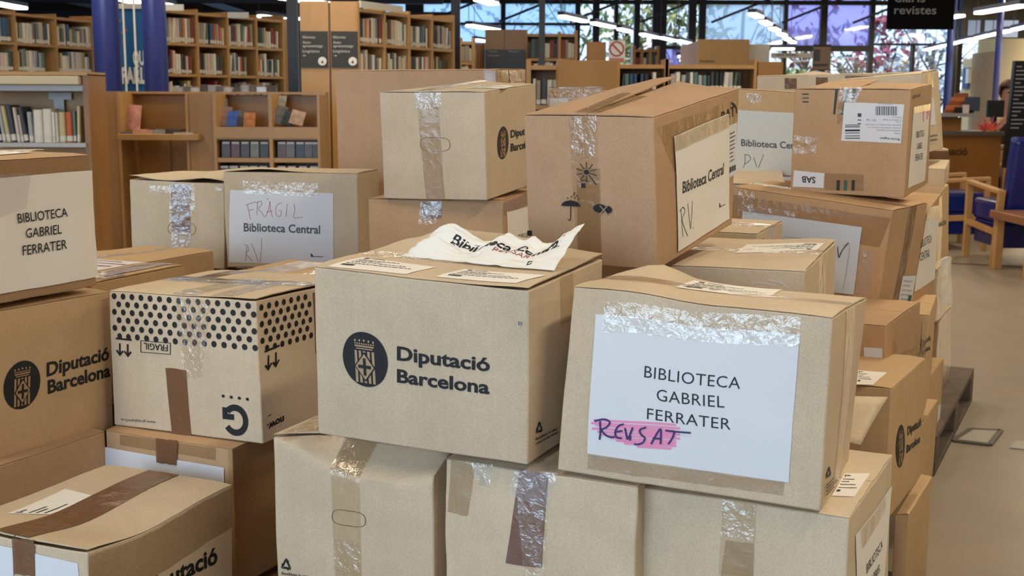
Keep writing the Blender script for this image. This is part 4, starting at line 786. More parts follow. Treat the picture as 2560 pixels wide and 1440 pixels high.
# ---- right wall furniture: doors, columns
def wpt(px,py): # point on right wall
    r=ray(px,py); t=X1/r.x; return CAM+r*t
def on_right(name,x0,x1,y0,y1,mat,th=.05,kind=True):
    a=wpt(x0,y0); b_=wpt(x1,y1); m=MB(); m.box(X1-th,X1+.01,min(a.y,b_.y),max(a.y,b_.y),min(a.z,b_.z),max(a.z,b_.z)); return m
def dpanel(name,x0,x1,y0,y1,mat,th):
    o=struct(on_right(name,x0,x1,y0,y1,mat,th).build(name,mat)); return o
dpanel('door_1',2437,2484,134,330,wood('door_wood',(168,134,84)),.06); dpanel('door_2',2412,2434,148,330,plain('door_cream',(214,190,150),.6),.04)
tag(on_right('x',2418,2428,170,222,None,.10).build('notice_board',plain('notice_blue',(70,90,140),.5)),'small blue board with a white sheet on the yellow wall','notice board')
tag(on_right('x',2429,2434,172,208,None,.14).build('paper_sheet',PAPER),'white sheet hanging beside the blue wall board','paper')
def column(px,w,Y,mat,label,z0=0,z1=ZC,n=20,cat='column',name='column',py=60):
    x=xat(px,Y,py); r=w*Y/F/2; m=MB(); m.tube((x,Y,z0),(x,Y,z1),r,n)
    o=m.build(name,mat); 
    for p in o.data.polygons: p.use_smooth=len(p.vertices)==4
    return tag(o,label,cat)
column(2378,17,22,BLUE2,'blue round column at the corner of the glass wall, behind the service desk')
column(2500,16,20,BLUE,'blue round column in front of the yellow wall and the brown door')
column(2395,8,27,DARK,'thin dark post in the corner where glass meets the yellow wall',cat='post',name='post')
column(268,64,10.6,BLUE,'thick blue column nearer the left edge, left of the blue banner',py=120)
column(388,58,10.6,BLUE,'thick blue column right of the blue banner',py=120)
column(731,25,11.5,DARK,'black post between the second bookcase and the signed bookcase','','') if False else None
for px,w,Y,mat,lab in ((732,25,11.6,DARK,'black square post left of the two dark wayfinding signs'),(1139,22,13.2,NAVY,'dark blue post at the right end of the signed bookcase'),(1355,15,12.5,plain('grey_post',(62,62,62),.5),'slim grey post rising behind the low bookcase with the orange book')):
    x=xat(px,Y,60); w=w*Y/F; m=MB(); m.box(x-w/2,x+w/2,Y-w/2,Y+w/2,0,ZC); tag(m.build('post',mat),lab,'post')
for px,Y in ((308,10.3),(335,10.3)):
    x=xat(px,Y,60); m=MB(); m.tube((x,Y,0),(x+.01,Y,ZC-.02),.0085,10); tag(m.build('pipe',plain('white_pipe',(214,214,208),.4)),'white vertical pipe before the blue banner, %s of the two'%('left' if px<320 else 'right'),'pipe')
# banner
Y=11.0; t=thing('banner','blue hanging banner with white letters and small stars between the thick blue columns','banner',(xat(326,Y),Y,1.3))
a,b_=xat(288,Y,100),xat(366,Y,100); z1,z0=zat(26,Y),zat(240,Y)
m=MB(); m.box(a,b_,Y,Y+.01,z0,z1); m.build('fabric',plain('banner_blue',(16,92,152),.6),t)
m=MB(); m.box(a,b_,Y-.01,Y+.02,z1,z1+.045); m.build('top_rail',plain('banner_rail',(196,196,192),.5),t)
def flat_text(s,px0,px1,py,cap,Y,mat,parent,bold=.02,name='printed_text'):
    vs,fs=text_geo(s,bold); xa,xb=xat(px0,Y,py),xat(px1,Y,py); z=zat(py,Y,px0); hgt=cap*Y/F
    return mk(name,[V((xa+(xb-xa)*x,Y-.004,z+hgt*y)) for x,y in vs],fs,mat,parent)
WT=plain('white_print',(226,226,222),.6); GT=plain('pale_grey_print',(200,200,196),.6)
flat_text('PARL',305,365,207,38,Y-.003,WT,t,.05); flat_text('QU',333,362,161,33,Y-.003,WT,t,.05)
rr=random.Random(5)
for k,(px,py) in enumerate(((300,56),(305,86),(297,93),(296,112),(308,107),(297,134),(305,217),(317,79))):
    x,z=xat(px,Y,py),zat(py,Y); r=.013; pts=[V((x+r*(1 if i%2==0 else .45)*math.sin(math.pi*i/5),Y-.005,z+r*(1 if i%2==0 else .45)*math.cos(math.pi*i/5))) for i in range(10)]
    mk('star_mark',pts,[tuple(range(10))],plain('star_%d'%(k%3),((200,130,90),(190,80,90),(210,220,235))[k%3],.6),t)
# ---- bookcases
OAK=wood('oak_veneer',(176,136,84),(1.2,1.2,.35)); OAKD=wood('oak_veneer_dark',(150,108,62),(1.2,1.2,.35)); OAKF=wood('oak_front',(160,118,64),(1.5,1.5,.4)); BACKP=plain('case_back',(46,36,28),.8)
BOOKC=[(206,200,186),(190,184,170),(222,216,204),(60,66,72),(38,40,44),(128,44,40),(52,84,120),(88,120,122),(196,178,130),(150,140,120),(208,186,176),(76,98,80),(188,92,48),(112,108,104),(230,226,216),(166,168,170)]
def book_mesh(c):
    k='book_%d'%c
    me=bpy.data.meshes.get(k)
    if me: return me
    m=MB(); zs=(0,.05,.22,1)
    v=[];f=[];mi=[]
    for z in zs:
        v+=[(-.5,.06,z),(-.3,0,z),(.3,0,z),(.5,.06,z),(.5,1,z),(-.5,1,z)]
    for j in range(3):
        for i in range(6): f.append((j*6+i,j*6+(i+1)%6,(j+1)*6+(i+1)%6,(j+1)*6+i)); mi.append(1 if (j==1 and i<3) else 0)
    f+=[tuple(range(5,-1,-1)),tuple(range(18,24))]; mi+=[2,2]
    me=bpy.data.meshes.new(k); me.from_pydata(v,[],f)
    me.materials.append(plain(k+'_cover',BOOKC[c],.5)); me.materials.append(plain('spine_label',(214,210,200),.7)); me.materials.append(plain('page_block',(206,198,180),.8))
    for p,i in zip(me.polygons,mi): p.material_index=i
    return me
CN=['cream','grey-beige','white','slate','black','dark red','blue','teal','sand','taupe','pink-beige','green','orange','grey','ivory','silver']
nb=[0]
def book(p,u,th,hh,dp,c,tilt,group,where):
    o=bpy.data.objects.new('book',book_mesh(c)); COL.objects.link(o)
    ang=math.atan2(u.y,u.x); o.rotation_euler=(0,tilt,ang); o.location=p; o.scale=(th,dp,hh); nb[0]+=1
    o['label']='%s book on %s'%(CN[c],where); o['category']='book'; o['group']=group
def row_books(p0,u,length,space,dp,seed,group,where,thick=(.024,.045),fill=1.0,pal=None,hr=(.62,.88)):
    r=random.Random(seed); x=.015; w=V((-u.y,u.x,0)); hprev=space*.75
    while x<length*fill-.03:
        th=r.uniform(*thick); hh=space*r.uniform(*hr) if r.random()<.5 else hprev; hprev=hh
        if r.random()<.04: x+=.03
        c=r.choice(pal or range(len(BOOKC))); tl=0 if r.random()<.9 else .09
        if x+th>length: break
        book(p0+u*(x+th/2)+w*.02,u,th*.94,hh,dp*.75,c,tl,group,where); x+=th
def bookcase(name,label,A,B_,zs,n,depth,where,group,seed,books=True,top_extra=0,thick=(.024,.045),pal=None,fills=None,th=.028,back=True,skip_rows=(),mat=None,zbase=0):
    """A,B front bottom points (x,y); zs = shelf top heights from top board down"""
    A=V((A[0],A[1],0));B_=V((B_[0],B_[1],0)); L=(B_-A).length; u=(B_-A)/L; w=V((-u.y,u.x,0)); up_=V((0,0,1)); mat=mat or OAK
    t=thing(name,label,'bookcase',A)
    for i in range(n+1):
        m=MB(); x=L*i/n; m.obox(A,u,w,up_,(x-th/2,x+th/2),(0,depth),(zbase,zs[0]+(.05 if i in(0,n) else .03))); m.build('upright',mat,t)
    for k,z in enumerate(zs):
        m=MB(); m.obox(A,u,w,up_,(0,L),(.006,depth),(z-th,z)); m.build('shelf',mat,t)
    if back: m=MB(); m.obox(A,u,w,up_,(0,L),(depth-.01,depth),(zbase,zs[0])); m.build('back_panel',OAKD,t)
    if books:
        for k in range(1,len(zs)):
            if k in skip_rows: continue
            for i in range(n):
                p=A+u*(L*i/n+th/2)+up_*zs[k]; fr=1.0
                rr_=random.Random(seed*100+k*10+i); fr=rr_.choice((.75,.9,.95,1.0,1.0))
                row_books(p,u,L/n-th,zs[k-1]-th-zs[k],depth,seed*1000+k*50+i,group,where,thick,fr,pal)
    return t,A,u,w
def pz(py,Y): return zat(py,Y)
LIGHTP=[0,0,1,2,2,8,9,10,14,15,15,7,3,13,11,6]; MIXP=[0,2,14,15,3,4,5,6,7,8,9,10,11,12,1,2,14,4]
# far left case
A=(xat(-75,12.05,60),12.05);B_=(xat(232,14.0,60),14.0)
bookcase('bookcase','tall oak bookcase at the far left, behind the metal display shelf','',0,0,0,0,'') if False else None
bookcase('bookcase','tall oak bookcase at the far left, above the grey metal display shelf',A,B_,[pz(33,12.5),pz(109,12.5),pz(182,12.5),.9,.5],3,.3,'the far left bookcase','books in the far left bookcase',1,thick=(.03,.06),pal=LIGHTP,skip_rows=(3,4))
A=(xat(412,12.,60),12.);B_=(xat(708,13.6,60),13.6)
bookcase('bookcase','tall four-bay oak bookcase between the blue columns and the black post',A,B_,[pz(27,12.),pz(108,12.),pz(187,12.),1.2,.8],4,.3,'the bookcase left of the black post','books in the bookcase left of the black post',2,thick=(.026,.05),pal=MIXP,skip_rows=(4,))
for px0,px1,Yk,py in ((415,467,11.95,27),(567,627,12.8,45)):
    m=MB(); z=pz(py+3,Yk); m.box(xat(px0,Yk),xat(px1,Yk),Yk,Yk+.02,z,z+.06); tag(m.build('shelf_sign',plain('white_sign',(214,214,210),.5)),'white card sign on top of the four-bay bookcase, %s'%('left one' if px0<500 else 'right one'),'sign')
Ya=10.9; A=(xat(897,Ya,60),Ya);B_=(xat(1135,12.5,60),12.5)
t,A_,u,w=bookcase('bookcase','tall oak bookcase whose end carries two dark wayfinding signs',A,B_,[pz(22,Ya),pz(107,Ya),pz(193,Ya),1.1,.7],4,.26,'the signed bookcase','books in the signed bookcase',3,thick=(.026,.05),pal=MIXP,skip_rows=(3,4))
m=MB(); z=pz(20,Ya); m.obox(A_,u,w,V((0,0,1)),(.02,.75),(-.01,.01),(z,z+.06)); tag(m.build('shelf_sign',plain('white_sign',(214,214,210),.5)),'long white card sign on top of the signed bookcase','sign')
SIGN=plain('sign_dark',(52,53,53),.6)
for k,(x0,x1) in enumerate(((750,821),(826,896))):
    m=MB(); a,b_=xat(x0,Ya,60),xat(x1,Ya,60); m.box(a,b_,Ya,Ya+.04,0,pz(5,Ya)); m.build('end_panel',OAK,t)
    if k==0: m=MB(); m.box(b_,xat(826,Ya,60),Ya+.01,Ya+.5,0,pz(8,Ya)); m.build('centre_strip',plain('brown_strip',(92,60,38),.5),t)
    s=thing('wayfinding_sign','dark sign with number 4 in a white disc, arrow pointing %s'%('left' if k==0 else 'right'),'sign',(a,Ya,1.6)); Yq=Ya-.012
    m=MB(); m.box(xat(x0+2,Yq,120),xat(x1-1,Yq,120),Yq,Yq+.012,pz(171,Yq),pz(80,Yq)); m.build('board',SIGN,s)
    for tx,l,r_,py,cap in (('Idiomes',7,38,96,7),('Auto-',7,28,109,7),('aprenentatge',7,57,118,7),('Lingüística',7,49,131,7)): flat_text(tx,x0+l,x0+r_,py,cap,Yq,GT,s,.0)
    cx,cz=xat(x0+56,Yq,155),pz(155,Yq); mk('number_disc',[V((cx+.038*math.cos(q*.26),Yq-.004,cz+.038*math.sin(q*.26))) for q in range(24)],[tuple(range(24))],WT,s)
    flat_text('4',x0+52,x0+59,159,8,Yq-.004,SIGN,s,.02)
    sx=1 if k else -1; ax=xat(x0+12,Yq,141); az=pz(141,Yq); r_=.014
    mk('arrow_mark',[V((ax+sx*px*r_,Yq-.004,az+pz_*r_)) for px,pz_ in ((-1,.12),(-1,-.12),(.5,-.12),(.1,-.6),(.35,-.7),(1,0),(.35,.7),(.1,.6),(.5,.12))],[tuple(range(9))],GT,s)
# grey metal display shelf, lower left
Y=8.0; t=thing('display_shelf','grey metal and oak display shelf holding tilted books at the left edge','shelf',(-3,Y,0))
xr=lambda px:xat(px,Y,250)
m=MB(); m.box(xr(-60),xr(218),Y+.32,Y+.35,0,pz(186,Y)); m.build('back_panel',OAK,t)
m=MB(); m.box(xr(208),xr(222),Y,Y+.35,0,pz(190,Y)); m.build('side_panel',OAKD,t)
m=MB(); m.box(xr(-60),xr(222),Y-.02,Y+.35,pz(193,Y),pz(184,Y)); m.build('top_board',OAK,t)
m=MB(); m.box(xr(-60),xr(205),Y-.05,Y+.3,pz(216,Y),pz(195,Y)); m.build('display_tray',plain('cream_tray',(206,190,156),.5),t,bevel=.004)
MG=plain('light_grey_metal',(178,176,174),.4,metal=.1)
m=MB(); m.box(xr(-60),xr(210),Y+.02,Y+.3,pz(232,Y),pz(217,Y)); m.build('tray_bracket',MG,t)
m=MB(); m.box(xr(80),xr(139),Y+.29,Y+.31,pz(254,Y),pz(236,Y)); m.box(xr(94),xr(120),Y+.28,Y+.30,pz(290,Y),pz(254,Y)); m.build('wall_bracket',MG,t)
m=MB(); m.box(xr(-60),xr(212),Y-.03,Y+.28,pz(372,Y),pz(362,Y)); m.build('shelf',MG,t)
m=MB(); m.box(xr(163),xr(211),Y+.20,Y+.22,pz(360,Y),pz(314,Y)); m.build('book_end',plain('book_end_grey',(186,192,196),.4),t,bevel=.003)
rr=random.Random(9); x=xr(0)-.12
for k,(w_,h_,c,tl) in enumerate(((.04,.24,15,.12),(.03,.25,3,.12),(.035,.235,4,.12),(.025,.25,15,.12),(.03,.24,8,.13),(.035,.245,3,.13),(.025,.23,10,.1),(.02,.18,1,.1),(.03,.235,3,.16),(.03,.2,15,.05),(.06,.215,2,0),(.06,.22,2,0),(.02,.2,14,0),(.02,.195,0,0),(.045,.2,8,0),(.045,.2,12,0),(.02,.205,7,0),(.025,.24,8,-.04))):
    book(V((x+w_/2,Y+.02,pz(362,Y)+.002)),V((1,0,0)),w_*.95,h_,.16,c,-tl if tl>0 else -tl,'books on the metal display shelf','the grey metal display shelf'); x+=w_+(.002)
# ---- low media unit (magazines and disc cases)
Y=9.5; xr=lambda px,Yq=9.5:xat(px,Yq,300)
t=thing('media_unit','low oak media unit with a magazine niche and slanted disc racks','cabinet',(-2.8,Y,0)); zt=pz(236,Y)
def pb(name,x0,x1,d0,d1,y1_,y0_,mat=OAK,bev=0): m=MB(); m.box(xr(x0),xr(x1),Y+d0,Y+d1,0 if y1_ is None else pz(y1_,Y),pz(y0_,Y)); return m.build(name,mat,t,bevel=bev)
pb('side_panel',220,296,0,.03,None,233,OAKF); pb('edge_panel',296,303,-.02,.5,None,234,OAK); pb('back_panel',303,470,.42,.45,None,237,OAKF); pb('divider',383,387,.40,.42,None,345,OAKD); pb('edge_panel',466,472,-.02,.45,None,236,OAK)
pb('side_panel',472,536,0,.03,None,238,OAKF); pb('edge_panel',536,543,-.04,.45,None,238,OAK); pb('magazine_shelf',303,503,-.12,.3,353,338,OAK,.004)
pb('divider',674,683,-.04,.45,None,238,OAK); pb('edge_panel',795,801,-.04,.45,None,239,OAK); pb('back_panel',543,798,.42,.45,None,240,OAKF); pb('top_board',220,800,.3,.47,238,232,OAK)
for x0,x1 in ((543,674),(683,795)):
    pb('rack_rail',x0,x1,-.04,-.01,348,320,OAK); pb('shelf',x0,x1,-.03,.4,408,397,OAK); pb('shelf',x0,x1,-.03,.4,352,348,OAKD); pb('shelf',x0,x1,-.03,.4,470,460,OAK)
def case(pxa,pya,w_,h_,tilt,col,Yq,lab,grp,name='disc_case',th=.014,roll=0,lab2=True):
    o=thing(name,lab,'disc case' if name=='disc_case' else 'magazine',(xat(pxa,Yq,300),Yq,pz(pya,Yq)),grp); 
    m=MB(); b0=ORG[o.name]; 
    me=MB(); me.obox(b0,V((1,0,0)),V((0,math.cos(tilt),-math.sin(tilt)*1)),V((0,math.sin(tilt),math.cos(tilt))),(-w_/2,w_/2),(0,th),(0,h_)); me.build('cover',plain('case_%d_%d_%d'%col,col,.35,spec=.3,coat=.12,var=.7,vs=22),o)
    if lab2: me=MB(); me.obox(b0,V((1,0,0)),V((0,math.cos(tilt),-math.sin(tilt))),V((0,math.sin(tilt),math.cos(tilt))),(-w_*.42,w_*.42),(-.002,0),(h_*.84,h_*.97)); me.build('title_label',PAPER,o)
    o.rotation_euler=(0,roll,0); return o
CC=[(70,62,56),(96,50,42),(62,54,48),(120,118,96),(40,42,38),(92,66,58),(104,96,90),(44,46,54),(88,78,70),(70,56,50)]
k=0
for px in (562,586,610,634,658,702,724,748,770,788):
    case(px,396,.066,.125,.10,CC[k%10],Y+.02,'front-facing disc case on the media unit upper shelf, %s'%('first from the left,second from the left,third from the left,fourth from the left,last of the left bay,first of the right bay,second of the right bay,middle of the right bay,fourth of the right bay,last of the right bay'.split(',')[k]),'disc cases on the upper shelf'); k+=1
for px in (556,580,606,630,654,700,726,754,782):
    case(px,455,.07,.12,.10,CC[(k*3)%10],Y+.02,'disc case on the lower shelf of the media unit, partly hidden','disc cases on the lower shelf'); k+=1
for px,py,w_,col,rl,dy,h_ in ((557,318,.10,(150,120,110),.10,.10,.17),(578,318,.08,(60,90,160),.05,.02,.13),(600,319,.10,(96,92,92),.02,.12,.14),(622,319,.09,(170,110,70),.0,.06,.12),(556,285,.09,(120,120,124),-.15,.22,.12),(695,313,.09,(110,106,104),.2,.06,.16),(716,314,.10,(60,72,76),.35,.05,.12),(738,313,.11,(180,150,130),.25,.02,.12),(700,275,.08,(150,148,140),.1,.22,.12)):
    case(px,py,w_,h_,.45,col,Y+dy,'%s disc case leaning in the slanted rack of the media unit'%({150:'pale patterned',60:'dark blue',96:'grey',170:'orange-brown',120:'silver',110:'grey-brown',180:'cream and brown'}[col[0]]),'disc cases in the slanted racks',roll=rl,lab2=False)
case(325,328,.15,.20,.2,(206,150,140),Y+.12,'pink magazine standing upright in the niche of the media unit',None,'magazine',.004,.06,False)
for px,Yd,col,lab in ((330,0,(90,100,130),'dark blue magazine lying at the left of the niche shelf'),(362,-.02,(206,160,140),'pale red magazine lying on the niche shelf'),(392,0,(150,150,156),'grey magazine lying in the middle of the niche shelf'),(425,.02,(60,62,66),'dark magazine lying near the right of the niche shelf'),(462,.0,(180,176,172),'light magazine lying at the right end of the niche shelf')):
    m=MB(); x=xr(px); z=pz(338,Y); m.box(x-.075,x+.075,Y+Yd-.06,Y+Yd+.14,z,z+.012+.01*(px%3)); tag(m.build('magazine',plain('mag_%d'%px,col,.3,var=.4,vs=30,coat=.4)),lab,'magazine','magazines lying on the niche shelf')
rr=random.Random(4)
for k in range(12):
    px=424+k*21; m=MB(); x=xr(px); z=pz(232,Y); h_=.03+.03*rr.random(); a=rr.uniform(-.5,.5); u_=V((math.cos(a),math.sin(a),0)); m.obox(V((x,Y+.36,z)),u_,V((-u_.y,u_.x,0)),V((0,0,1)),(-.04,.04),(-.05,.05),(0,h_)); o=m.build('disc_case',plain('wrap_%d'%(k%4),((170,170,172),(120,110,108),(200,198,196),(90,84,84))[k%4],.1,coat=1,var=.4,vs=60)); tag(o,'clear disc case lying on top of the media unit','disc case','disc cases on top of the media unit')
# ---- centre right low bookcases
Y=10.5
def low(nm,label,px0,px1,ytop,yrow,Yq,n,where,grp,seed,pal=MIXP,thick=(.028,.05),skew=0.0):
    A=(xat(px0,Yq,180),Yq);B_=(xat(px1,Yq+skew,180),Yq+skew); return bookcase(nm,label,A,B_,[pz(ytop,Yq),pz(yrow,Yq),.8,.4],n,.3,where,grp,seed,pal=pal,thick=thick,skip_rows=(3,),th=.035)
low('low_bookcase','low oak bookcase left of the blank oak end panel, holding an orange book',1322,1400,163,263,10.,1,'the low bookcase left of the blank panel','books in the low bookcase left of the blank panel',11)
m=MB(); m.box(xat(1396,9.4,150),xat(1544,9.4,150),9.4,9.9,0,pz(150,9.4)); tag(m.build('cabinet',OAKF,bevel=.006),'blank oak cabinet end standing in front of the low bookcases','cabinet')
low('low_bookcase','low oak bookcase right of the blank panel, its books half seen',1545,1666,160,222,11.,1,'the low bookcase right of the blank panel','books in the low bookcase right of the blank panel',12,pal=[15,2,4,6,7,3,2,15])
low('low_bookcase','wide low oak bookcase under the oak box lettered in the window bay',1668,1890,160,222,11.,1,'the wide low bookcase by the windows','books in the wide low bookcase by the windows',13,pal=[15,2,4,4,7,3,2,15,11,0])
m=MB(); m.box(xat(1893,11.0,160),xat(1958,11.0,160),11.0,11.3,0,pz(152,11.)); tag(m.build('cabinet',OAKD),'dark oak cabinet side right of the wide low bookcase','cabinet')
t=thing('magazine_box','oak magazine box with small dark lettering, on the wide low bookcase','box',(xat(1800,12.3),12.3,pz(160,12.3))); m=MB(); m.box(xat(1745,12.3,130),xat(1873,12.3,130),12.3,12.33,pz(166,12.3),pz(96,12.3)); m.build('front_panel',OAK,t)
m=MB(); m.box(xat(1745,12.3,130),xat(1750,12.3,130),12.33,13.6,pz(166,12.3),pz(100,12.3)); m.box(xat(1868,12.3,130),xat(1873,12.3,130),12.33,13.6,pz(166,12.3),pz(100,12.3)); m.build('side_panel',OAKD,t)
m=MB(); m.box(xat(1745,12.3,130),xat(1940,12.3,130),12.2,15.6,0,pz(161,12.3)); tag(m.build('cabinet',OAKD),'oak cabinet top carrying the magazine box and the folders','cabinet')
flat_text('Revistes',1750,1784,155,6,12.29,plain('brown_print',(90,66,44)),t,.01)
rr=random.Random(8)
for k in range(9):
    Yq=12.6+k*.3; x=xat(1880,12.3,130)+.02*k; m=MB(); m.box(x,x+.24,Yq,Yq+.05,pz(160,12.3),pz(104+rr.randint(0,3),12.3)); tag(m.build('file_folder',plain('folder_%d'%(k%3),((212,206,190),(196,190,178),(222,220,212))[k%3],.7)),'pale file folder in the row right of the oak magazine box','folder','folders beside the oak magazine box')
# farther cases in the middle
FB=[]
def far_books(nm,x0,x1,y1_,y0_,Yq,label,seed):
    r=random.Random(seed); x=xat(x0,Yq,y1_); z=pz(y1_,Yq); H_=pz(y0_,Yq)-z; v=[];f=[];mi=[];mats=[plain('far_book_%d'%i,c,.6) for i,c in enumerate([(206,200,186),(70,74,80),(128,60,50),(90,110,120),(222,216,204),(150,140,120)])]
    while x<xat(x1,Yq,y1_):
        w_=r.uniform(.03,.07); h_=H_*r.uniform(.65,.95); mm=MB(); mm.box(x,x+w_*.93,Yq,Yq+.15,z,z+h_); i=len(v); v+=mm.v; f+=[tuple(q+i for q in p) for p in mm.f]; mi+=[r.randrange(6)]*6; x+=w_
    o=mk('books',v,f,None,None,mats=mats,midx=mi); tag(o,label,'books',None,'stuff')
def far_case(label,x0,x1,ytop,rows,Yq,n,seed,mat=OAK,sk=0):
    A=V((xat(x0,Yq,150),Yq,0));B_=V((xat(x1,Yq,150),Yq,0)); zs=[pz(ytop,Yq)]+[pz(r_,Yq) for r_ in rows]; bookcase('bookcase',label,A,B_,zs,n,.35,'','',seed,books=False,th=.04,mat=mat)
    for k in range(len(rows)): far_books('b',x0+3,x1-3,rows[k]-1,([ytop]+rows)[k]+6,Yq+.03,'row of distant books in the %s'%label,seed*10+k)
far_case('narrow far bookcase just right of the dark blue post',1150,1183,104,[155,205],16.,1,21)
far_case('far bookcase behind the slim grey post',1315,1440,84,[145,200],17.,3,22)
far_case('far bookcase edge left of the black post',700,716,60,[125,190],15.,1,23) 
t=thing('cabinet','tall oak end panels with black signboards, in the middle distance','cabinet',(xat(1250,16.5),16.5,0))
for x0,x1 in ((1213,1262),(1262,1315)): m=MB(); m.box(xat(x0,16.5,100),xat(x1-1,16.5,100),16.5,16.6,0,pz(74,16.5)); m.build('end_panel',wood('oak_far',(120,92,62),(1.2,1.2,.35)),t)
m=MB(); m.box(xat(1213,16.4,100),xat(1313,16.4,100),16.4,16.45,pz(185,16.4),pz(124,16.4)); m.build('sign_board',plain('sign_black',(14,14,15),.3),t)
flat_text('Novetats',1220,1243,131,5,16.38,INKL,t); flat_text('pel·lícules',1219,1248,141,5,16.38,INKL,t); flat_text('Música',1272,1300,131,5,16.38,INKL,t)
m=MB(); m.box(xat(1183,17,120),xat(1212,17,120),17,17.3,0,pz(108,17)); tag(m.build('cabinet',wood('oak_far2',(132,88,52),(1.2,1.2,.35))),'narrow dark oak cabinet left of the black signboards','cabinet')
m=MB(); m.box(xat(1470,15,120),xat(1515,15,120),15,15.3,0,pz(104,15)); tag(m.build('cabinet',OAKD),'small oak cabinet left of the no-entry sign','cabinet')
far_case('empty-looking far shelf right of the grey mullion',1585,1645,122,[175],18.,3,24,OAKD)
# prohibition sign
Y=10.2; t=thing('prohibition_sign','white sign with a red ring and diagonal bar, on the cabinet edge','sign',(xat(1543,Y),Y,pz(150,Y))); m=MB(); m.box(xat(1522,Y,120),xat(1563,Y,120),Y,Y+.01,pz(155,Y),pz(100,Y)); m.build('board',plain('sign_white',(200,198,194),.5),t)
RD=plain('sign_red',(150,50,44),.5); cx,cz=xat(1542,Y,121),pz(121,Y); v=[];f=[]
for k in range(33):
    a=2*math.pi*k/32
    for r_ in (.063,.051): v.append(V((cx+r_*math.cos(a),Y-.004,cz+r_*math.sin(a))))
for k in range(32): f.append((2*k,2*k+2,2*k+3,2*k+1))
mk('red_ring',v,f,RD,t); mk('red_bar',[V((cx+a,Y-.005,cz+b_)) for a,b_ in ((-.045,.036),(-.036,.045),(.045,-.036),(.036,-.045))],[(0,1,2,3)],RD,t)
m=MB(); m.box(xat(1524,Y,120),xat(1560,Y,120),Y-.006,Y-.002,pz(154,Y),pz(144,Y)); m.build('red_strip',plain('strip_red',(170,110,96),.6),t)
# poster panel near the door, reception signs
Y=14; t=thing('poster_stand','small poster in a dark frame standing before the glass entrance','poster',(xat(2055,Y),Y,pz(172,Y)));
m=MB(); m.box(xat(2033,Y,140),xat(2077,Y,140),Y,Y+.02,pz(172,Y),pz(108,Y)); m.build('frame',plain('poster_frame',(50,48,48),.5),t)
m=MB(); m.box(xat(2034,Y,140),xat(2076,Y,140),Y-.004,Y,pz(170,Y),pz(114,Y)); m.build('print_background',plain('poster_tan',(158,132,112),.5),t)
m=MB(); m.box(xat(2035,Y,140),xat(2050,Y,140),Y-.007,Y-.004,pz(150,Y),pz(120,Y)); m.box(xat(2034,Y,140),xat(2070,Y,140),Y-.007,Y-.004,pz(163,Y),pz(156,Y)); m.build('print_motif',plain('poster_dark',(84,84,88),.5),t)
m=MB(); m.box(xat(2053,Y,140),xat(2057,Y,140),Y+.02,Y+.05,0,pz(150,Y)); m.build('pole',DARK,t)
Y=20; m=MB(); m.box(xat(1928,Y,140),xat(2032,Y,140),Y,Y+.03,pz(142,Y),pz(130,Y)); o=m.build('hanging_sign',plain('sign_grey',(190,188,186),.5)); tag(o,'long pale grey hanging sign with dark lettering before the entrance','sign'); flat_text('Diaris - Revistes',1940,1992,139,5,Y-.01,INKG,o)
# black ceiling sign
Y=12; t=thing('ceiling_sign','large black hanging sign lettered in grey, cut by the top edge','sign',(xat(2300,Y),Y,pz(69,Y))); m=MB(); m.box(xat(2221,Y,30),xat(2386,Y,30),Y,Y+.05,pz(69,Y),pz(-120,Y)); m.build('board',plain('sign_black2',(6,6,7),.8,spec=.1),t)
flat_text('revistes',2235,2340,35,21,Y-.002,plain('sign_letters',(122,122,122),.6),t,.01); flat_text('diaris',2237,2312,5,21,Y-.002,plain('sign_letters',(122,122,122),.6),t,.01)
m=MB(); m.box(xat(2386,13,20),X1,13,13.1,pz(42,13)-.0,ZC); m=MB(); a=atY(2386,70,24); m.box(a.x,X1,24,24.2,zat(-40,24),ZC); trim(m,DARK)
m=MB(); m.box(xat(2400,Y1,60),X1,Y1-.3,Y1-.1,zat(62,Y1-.2),zat(30,Y1-.2)+1); trim(m,DARK)
for k,(x0,x1) in enumerate(((2420,2450),(2462,2490),(2508,2545))):
    Y_=24.; m=MB(); m.box(xat(x0,Y_,60),xat(x1,Y_,60),Y_-.02,Y_,zat(88,Y_),zat(46,Y_)); struct(m.build('window_%d'%(30+k),plain('glowing_upper_pane_%d'%k,((120,140,170),(130,150,180),(150,170,200))[k],.1,emit=.6)))  # panes give off their own glow in place of sky light behind them
m=MB(); m.box(xat(2400,24.1,60),X1,24.02,24.2,zat(90,24),zat(-40,24)); trim(m,DARK)
# ---- service desk and what stands on it
WD=wood('desk_wood',(150,98,40),(1.2,1.2,.4)); DT=plain('desk_top',(96,84,74),.35)
Y=12.; t=thing('service_desk','two-level oak service desk with dark lettering on its front','desk',(xat(2430,Y),Y,0))
m=MB(); m.box(xat(2290,Y,400),xat(2500,Y,400),Y,Y+.6,0,pz(334,Y)); m.build('front_panel',WD,t)
m=MB(); m.box(xat(2285,Y,330),xat(2512,Y,330),Y-.05,Y+.7,pz(334,Y),pz(324,Y)); m.build('desk_top',DT,t)
m=MB(); m.box(xat(2290,Y,300),xat(2432,Y,300),Y+.3,Y+.5,pz(324,Y),pz(290,Y)); m.build('upper_panel',WD,t)
m=MB(); m.box(xat(2285,Y,285),xat(2468,Y,285),Y+.2,Y+.6,pz(288,Y),pz(279,Y)); m.build('counter_top',plain('counter_grey',(150,144,138),.3),t)
flat_text('Informació',2306,2418,387,20,Y-.003,plain('desk_letters',(66,42,22)),t,.02)
Yd=12.35; zc=pz(279,Y)
t=thing('card_rack','orange-brown stepped card rack on the upper counter','rack',(xat(2380,Yd),Yd,zc)); OR=plain('rack_orange',(196,112,62),.5)
